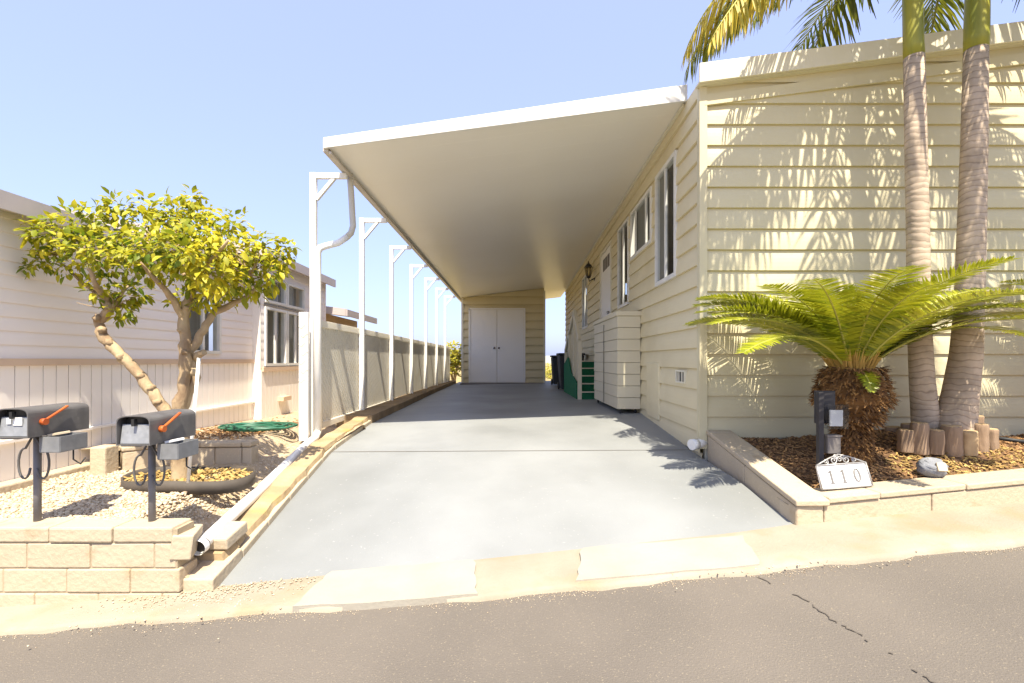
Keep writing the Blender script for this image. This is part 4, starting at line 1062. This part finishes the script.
g.build('thatch', m_sagobase, SG)
g = MB()
for k in range(420):
    a = rr.uniform(0, 6.283); r_ = .13 * math.sqrt(rr.random()); p = c + Vector((r_ * math.cos(a), r_ * math.sin(a), .72 - r_ * .3))
    d = Vector((math.cos(a) * .5 + rr.uniform(-.2, .2), math.sin(a) * .5 + rr.uniform(-.2, .2), 1)).normalized(); s = d.cross(Vector((.3, .7, 0))).normalized() * .006
    q = p + d * rr.uniform(.08, .2); g.add([p - s, p + s, q], [(0, 1, 2)])
g.build('crown_centre', m_sagocore, SG)
fv = {
 'up': [frond(50 + i, .66, 84, 52, 60, .15, .015, (76, 48), .22, .12, R, sweep=.06 * (i - 1)) for i in range(2)],
 'mid': [frond(60 + i, 1.15, 67, -2, 88, .185, .0175, (80, 52), .10, .06, R, sweep=.1 * (i - 1)) for i in range(3)],
 'low': [frond(70 + i, 1.25, 55, -10, 94, .20, .0175, (80, 52), .07, .06, R, sweep=.1 * (i - 1)) for i in range(3)],
 'short': [frond(80, .30, 10, -75, 30, .085, .013, (70, 50), .2, .1, R)]}
top = c + Vector((0, 0, .70)); rr = random.Random(17)
def put(kind, az, roll=0, tilt=0):
    v = fv[kind][rr.randrange(len(fv[kind]))]
    mk('frond', v, m_sago, m_sagorib, SG, top + Vector((.06 * math.cos(math.radians(az)), .06 * math.sin(math.radians(az)), -.04)), Euler((math.radians(roll), math.radians(-tilt), math.radians(az)), 'XYZ'))
for az in range(0, 360, 36): put('low', az + rr.uniform(-8, 8), rr.uniform(-14, 14), rr.uniform(-10, 12))
for az in range(8, 360, 40): put('mid', az + rr.uniform(-8, 8), rr.uniform(-14, 14), rr.uniform(-8, 10))
for az in (20, 95, 140, 215, 260, 315): put('up', az + rr.uniform(-8, 8), rr.uniform(-10, 10), rr.uniform(-6, 4))
for az, tl in ((178, 8), (183, 2), (190, -4), (205, -14), (170, 5), (174, -2), (0, 6), (-10, 2), (-22, -3), (-34, -6), (12, 0), (-4, -8)): put('low', az, rr.uniform(-10, 10), tl)
put('short', 256, 0, 8)

# king palms
def palm(base, pts, rad, shaft_i, lab, fr, seed):
    t = thing('king_palm', lab, 'palm', base)
    cut = shaft_i; g = MB(); g.tube(pts[:cut + 1], rad[:cut + 1], 18); g.build('trunk', m_trunk, t)
    g = MB(); top = pts[-1]; g.tube(pts[cut:], rad[cut:], 18); g.build('crownshaft', m_shaft, t)
    rr = random.Random(seed)
    for (az, v, old, roll) in fr:
        mk('frond', v, m_palmold if old else m_palmleaf, m_sagorib, t, top + Vector((.03 * math.cos(math.radians(az)), .03 * math.sin(math.radians(az)), 0)), Euler((math.radians(roll), 0, math.radians(az)), 'XYZ'))
    return t
kv_old = frond(91, 2.12, -8, -60, 52, .42, .034, (60, 40), -.1, .5, R, rach=.018, start=.1, hang=.72)
kv_old2 = frond(97, 1.9, 12, -48, 52, .44, .034, (60, 40), -.1, .5, R, rach=.018, start=.1, hang=.68, sweep=.08)
kv_dr = frond(92, 2.05, 25, -70, 56, .46, .036, (62, 38), .0, .45, R, rach=.018, start=.1, hang=.45, sweep=.1)
kv_hang = frond(98, 1.75, -18, -78, 54, .48, .034, (60, 38), 0, .4, R, rach=.018, start=.1, hang=.35)
kv_mid = frond(93, 2.1, 48, -45, 58, .48, .036, (62, 38), .05, .4, R, rach=.018, start=.12, hang=.2)
kv_up = frond(94, 1.9, 75, -10, 54, .45, .034, (60, 38), .1, .35, R, rach=.018, start=.14, hang=.1, sweep=-.1)
b1 = P(926, 446, 3.78)
p1 = [P(927, 452, 3.78), P(926, 425, 3.78), P(922, 380, 3.76), P(919, 320, 3.75), P(918, 240, 3.74), P(916, 150, 3.73), P(914, 57, 3.72), P(913.5, 45, 3.72), P(913, 20, 3.72), P(912, -40, 3.72), P(911, -85, 3.72)]
r1 = [q * .88 for q in [.115, .105, .092, .085, .083, .080, .076, .075, .074, .072, .05]]
palm(b1, p1, r1, 6, 'slimmer king palm with the straight trunk, left of the pair before the house', [
    (186, kv_old, True, 5), (199, kv_old2, True, 8), (160, kv_dr, True, -6), (148, kv_dr, False, 0), (205, kv_dr, False, 8), (228, kv_mid, False, 0), (260, kv_dr, False, 0), (120, kv_mid, False, 0), (85, kv_dr, False, 0), (45, kv_mid, False, 5), (300, kv_mid, False, 0), (195, kv_up, False, 0), (100, kv_up, False, 0), (340, kv_dr, False, 6)], 1)
b2 = P(953, 446, 3.72)
p2 = [P(951, 452, 3.7), P(954, 430, 3.7), P(960, 395, 3.7), P(966, 355, 3.7), P(969, 310, 3.69), P(971, 250, 3.68), P(974, 150, 3.68), P(976, 50, 3.68), P(976.5, 38, 3.68), P(977, 10, 3.68), P(978, -40, 3.68), P(978, -90, 3.68)]
r2 = [q * .80 for q in [.20, .165, .14, .125, .112, .108, .100, .092, .096, .094, .085, .055]]
palm(b2, p2, r2, 7, 'stouter king palm with the leaning swollen base, right of the pair before the house', [
    (-12, kv_hang, False, 0), (-48, kv_hang, False, 8), (20, kv_dr, False, 0), (350, kv_old, False, 5), (332, kv_old2, True, 5), (12, kv_old2, False, 0), (320, kv_mid, False, 0), (275, kv_dr, False, 0), (60, kv_dr, False, -6), (100, kv_mid, False, 0), (140, kv_mid, False, 0), (172, kv_dr, False, 0), (210, kv_mid, False, 0), (240, kv_dr, False, 5), (0, kv_up, False, 0), (130, kv_up, False, 0)], 2)

# second low palm just out of frame on the right, fronds reaching in
q = Vector((4.55, 3.75, mulch_z(4.55, 3.75)))
t = thing('sago_palm', 'smaller sago palm at the right edge, only its frond tips showing beside the trunk', 'palm', q)
g = MB(); g.lathe(q, [(.12, -.05), (.13, .3), (.15, .7), (.1, 1.0)], 12); g.build('trunk', m_sagobase, t)
qt = q + Vector((0, 0, 1.0)); rr = random.Random(23)
for az in range(0, 360, 24):
    v = fv['mid'][rr.randrange(3)] if (az // 24) % 2 else fv['low'][rr.randrange(3)]
    mk('frond', v, m_sago, m_sagorib, t, qt, Euler((rr.uniform(-.2, .2), rr.uniform(-.15, .1), math.radians(az)), 'XYZ')).scale = (.62, .62, .62)

# ------------------------------------------------------------------ log edging
logs = [(894, 427, 13, 436, 3.95, 'leftmost log stump of the ring, set back behind the palm trunk'), (908, 424, 12, 440, 3.85, 'short log stump tucked behind the front row at the slim palm'),
        (905, 430, 14, 446, 3.58, 'small rounded log stump at the left end of the front row'), (919.5, 423, 15, 448, 3.56, 'tall square-topped log stump in front of the slim palm'),
        (934.5, 430, 15, 448, 3.54, 'low dark log stump with a slanted top between two taller stumps'), (952, 426, 17, 450, 3.54, 'widest log stump, greyish, in front of the stout palm base'),
        (968, 431, 16, 449, 3.54, 'orange-brown freshly cut low log stump in the front row'), (980, 424, 13, 447, 3.58, 'brown log stump right of the orange-brown cut one'),
        (990, 429, 13, 445, 3.64, 'rightmost pale log stump of the ring'), (978, 416, 9, 432, 3.95, 'thin log stump standing behind the stout palm base')]
for i, (x, yt, w, yb_, d, lab) in enumerate(logs):
    a = P(x, yb_ + 6, d); b = P(x + R.uniform(-1, 1), yt, d); r_ = w / 2 * d / F
    t = thing('log_stump', lab, 'log', a, 'log stumps edging the palms')
    g = MB(); nz = 6; g.tube([a.lerp(b, q / nz) for q in range(nz + 1)], [r_ * R.uniform(.95, 1.06) for q in range(nz + 1)], 14)
    ph = R.uniform(0, 6); g.v = [(x + .06 * r_ * math.sin(9 * math.atan2(y - a.y, x - a.x) + ph), y + .08 * r_ * math.sin(5 * math.atan2(y - a.y, x - a.x) + ph), z + (x - a.x) * R.choice((-.0, .0)) ) for x, y, z in g.v]
    g.build('bark', m_log if i != 6 else m_logend, t, bevel=.006)
    g = MB(); nn = (b - a).normalized(); g.tube([b - nn * .004, b + nn * .004], r_ * .9, 11); g.build('cut_end', m_logend, t)

# rock with tan patch
c = P(932, 468, 3.28)
t = thing('garden_rock', 'round grey rock with a tan square patch lying in the mulch', 'rock', c)
g = MB(); g.blob(c, (.088, .08, .072), seed=3, amp=.07, nu=16, nv=10); g.build('stone', m_rock, t)
g = MB(); d = Vector((-.02, -.95, .42)).normalized(); ctr = c + Vector((.0, -.068, .022)); u = Vector((1, 0, 0)); v = u.cross(d).normalized() * -1
g.prism([ctr + u * a * .032 + v * b_ * .03 for a, b_ in ((-1, -.9), (.9, -1), (1, .8), (.1, 1), (-.9, .85))], d * .012); g.build('patch', m_rockpatch, t)

# ------------------------------------------------------------------ house number sign
t = thing('house_number_sign', 'white house number sign reading 110 with silver scrollwork, on the planter wall', 'sign', P(847, 488, 3.1))
O = P(847.3, 487.5, 3.10); ux = Vector((1, .10, .045)).normalized(); uz = Vector((-.04, .32, 1)); uz = (uz - ux * uz.dot(ux)).normalized(); un = ux.cross(uz) * 1
un = -un if un.y > 0 else un
def sp(x, z, o=0): return O + ux * x + uz * z + un * o
w, h = .352, .150
g = MB(); g.prism([sp(-w / 2, 0), sp(w / 2, 0), sp(w / 2 - .004, h), sp(-w / 2 + .004, h)], un * -.012); pl = g.build('plate', m_signwhite, t, bevel=.003)
g = MB()
for (a, b) in ((sp(-w / 2, .0, .004), sp(-w / 2 + .004, h, .004)), (sp(w / 2, .0, .004), sp(w / 2 - .004, h, .004)), (sp(-w / 2, 0, .004), sp(w / 2, 0, .004)), (sp(-w / 2 + .004, h, .004), sp(w / 2 - .004, h, .004))): g.tube([a, b], .005, 6)
g.build('rim', m_silver, t)
g = MB()
def curl(cx, cz, r, s, a0):
    pts = []
    for k in range(22):
        a = a0 + s * k * .42; q = r * (1 - k / 26); pts.append(sp(cx + q * math.cos(a), cz + q * math.sin(a), 0))
    g.tube(pts, .0042, 5)
for s in (-1, 1):
    curl(s * .045, h + .026, .026, s, math.pi / 2); curl(s * .10, h + .020, .018, -s, -math.pi / 2); curl(s * .025, h + .045, .018, -s, 0)
    g.tube([sp(s * w / 2 * .98, h), sp(s * .13, h + .018), sp(s * .07, h + .042), sp(0, h + .062)], .005, 6)
curl(0, h + .03, .02, 1, 0)
g.build('scrollwork', m_silver, t)
def digit1(cx):
    g = MB(); q = lambda x, z: sp(cx + x, z, .001)
    g.prism([q(-.006, .035), q(.006, .035), q(.006, .115), q(-.002, .115), q(-.016, .103), q(-.016, .099), q(-.006, .104)], un * .004)
    g.prism([q(-.016, .030), q(.016, .030), q(.016, .0349), q(-.016, .0349)], un * .004); return g
digit1(-.09).build('digit', m_digit, pl); digit1(-.005).build('digit', m_digit, pl)
g = MB(); n_ = 28; vs = []
for k in range(n_):
    a = 2 * math.pi * k / n_; ca, sa = math.cos(a), math.sin(a)
    for (rx_, rz_, o) in ((.024, .043, .001), (.024, .043, .005), (.0125, .037, .005), (.0125, .037, .001)): vs.append(sp(.09 + rx_ * ca, .073 + rz_ * sa, o))
g.add(vs, [(k * 4 + j, ((k + 1) % n_) * 4 + j, ((k + 1) % n_) * 4 + (j + 1) % 4, k * 4 + (j + 1) % 4) for k in range(n_) for j in range(4)]); g.build('digit', m_digit, pl)

# brochure stand
d = 3.22
t = thing('flyer_stand', 'dark post with a clear flyer box and grey box, in front of the sago trunk', 'stand', P(820, 470, d))
a = P(820, 470, d); b = P(820, 392, d)
g = MB(); g.box(((a.x + b.x) / 2, d, (a.z + b.z) / 2), (.034, .034, b.z - a.z)); g.build('post', m_darkpost, t, bevel=.003)
a = P(818, 424, d); b = P(838, 391, d)
g = MB(); g.box(((a.x + b.x) / 2, d + .035, (a.z + b.z) / 2), (b.x - a.x, .02, b.z - a.z)); g.build('backboard', m_darkpost, t, bevel=.003)
a = P(824, 428, d); b = P(844, 404, d); cc = (a + b) / 2; W2 = (b.x - a.x) / 2; H2 = (b.z - a.z) / 2
g = MB(); F0 = d - .045; K = d + .02
for (c_, s_) in (((cc.x, F0, cc.z), (2 * W2, .003, 2 * H2)), ((a.x, (F0 + K) / 2, cc.z), (.003, K - F0 - .006, 2 * H2)), ((b.x, (F0 + K) / 2, cc.z), (.003, K - F0 - .006, 2 * H2)), ((cc.x, (F0 + K) / 2, a.z), (2 * W2, K - F0 - .006, .003))): g.box(c_, s_)
fb = g.build('flyer_box', m_clear, t)
g = MB(); a = P(829.5, 426, d - .015); b = P(842, 410, d - .015); g.box(((a.x + b.x) / 2, d - .018, (a.z + b.z) / 2), (b.x - a.x, .012, b.z - a.z), Matrix.Rotation(.0, 3, 'X')); g.build('paper', m_paper, fb)
a = P(825, 453, d); b = P(838, 436, d)
g = MB(); g.box(((a.x + b.x) / 2, d, (a.z + b.z) / 2), (b.x - a.x, .06, b.z - a.z)); bx = g.build('lower_box', m_box, t, bevel=.005)
g = MB(); g.box(((a.x + b.x) / 2, d, b.z + .004), (b.x - a.x + .012, .07, .01)); g.build('box_lid', m_box, bx)

# hoses by the wall
g = MB(); g.tube([P(737, 438, 4.1), P(741, 447, 4.0), P(750, 452, 3.9), P(765, 456, 3.82), P(785, 459, 3.8), P(812, 452, 3.9)], .014, 8)
tag(g.build('water_hose', m_hoseblk), 'black hose lying in the mulch near the house corner', 'hose')
g = MB(); pts = []
for x, Y in ((3.9, 3.9), (4.1, 3.85), (4.4, 3.8), (4.8, 3.75), (5.6, 3.7)): pts.append((x, Y, mulch_z(x, Y) + .03))
g.tube(pts, .016, 8); tag(g.build('water_hose', m_hoseblk), 'black hose running off the right edge behind the log stumps', 'hose')
pv = Vector((4.75, 3.95, mulch_z(4.75, 3.95) + .04))
g = MB(); g.box(pv, (.55, .3, .05), Matrix.Rotation(.2, 3, 'Z')); tag(g.build('paving_stone', m_block, bevel=.012), 'pale flat paving stone against the house wall at the right edge', 'paver')

# far bush by shed, dry grass mound in gap
def bush(loc, r, h, n, lab, seed, name='bush', cat='bush'):
    t = thing(name, lab, cat, loc); rr = random.Random(seed); g = MB(); L_ = Vector(loc)
    for k in range(n):
        v = Vector((rr.gauss(0, 1), rr.gauss(0, 1), rr.gauss(0, 1))).normalized() * rr.random() ** .4
        p = L_ + Vector((v.x * r, v.y * r, h * .58 + v.z * h * .45)); leaf(g, p, rr.uniform(.1, .2), .045, Vector((rr.uniform(-1, 1), rr.uniform(-1, 1), rr.uniform(-.5, .9))), Vector((rr.uniform(-.5, .5), -.6, 1)))
    g.build('foliage', m_bush, t)
    g = MB()
    for k in range(5): g.tube([L_ + Vector((0, 0, -.2)), L_ + Vector((rr.uniform(-.4, .4) * r, rr.uniform(-.4, .4) * r, h * .4)), L_ + Vector((rr.uniform(-.8, .8) * r, rr.uniform(-.8, .8) * r, h * .8))], [.03, .02, .008], 6)
    g.build('stem', m_bark, t)
bush((-2.25, 18.5, .5), .55, 1.5, 700, 'yellow-green bush growing beyond the end of the lattice fence', 2)
bush((2.6, 33, -.45), 1.6, 1.5, 900, 'golden bush far behind the house, seen through the gap by the shed', 6)
bush((5.2, 36, -.5), 1.7, 1.5, 700, 'golden bush far behind the house, hidden mostly by its end wall', 12) if False else None

# ------------------------------------------------------------------ camera, light, world
cam = bpy.data.cameras.new('camera'); co = bpy.data.objects.new('camera', cam); COL.objects.link(co)
co.location = (0, 0, CZ); co.rotation_euler = (math.radians(90), 0, 0)
cam.sensor_width = 36; cam.lens = F / 1024 * 36; cam.shift_y = 18.5 / 1024; cam.clip_end = 5000; cam.clip_start = .05
SC.camera = co
sd = Vector((.11, -.54, 1)).normalized()
el = math.asin(sd.z); az = math.atan2(sd.x, sd.y)
sl = bpy.data.lights.new('sun', 'SUN'); sl.energy = 4.0; sl.angle = math.radians(.5); sl.color = (1, .91, .75)
so = bpy.data.objects.new('sun', sl); COL.objects.link(so); so.rotation_euler = sd.to_track_quat('Z', 'Y').to_euler()
W = bpy.data.worlds.new('World'); SC.world = W; W.use_nodes = True; nt = W.node_tree
sky = nt.nodes.new('ShaderNodeTexSky'); sky.sky_type = 'NISHITA'; sky.sun_disc = False; sky.sun_elevation = el; sky.sun_rotation = az
sky.altitude = 50; sky.air_density = 1.0; sky.dust_density = 2.0; sky.ozone_density = 1.5
bg = nt.nodes['Background']; bg.inputs['Strength'].default_value = .15
hz = nt.nodes.new('ShaderNodeMix'); hz.data_type = 'RGBA'; hz.inputs[0].default_value = .7; hz.inputs[7].default_value = (1.55, 1.78, 3.15, 1)
nt.links.new(sky.outputs[0], hz.inputs[6]); nt.links.new(hz.outputs[2], bg.inputs[0])
vs_ = SC.view_settings; vs_.view_transform = 'Standard'; vs_.look = 'None'; vs_.gamma = 1; vs_.use_curve_mapping = False; vs_.exposure = 1.42
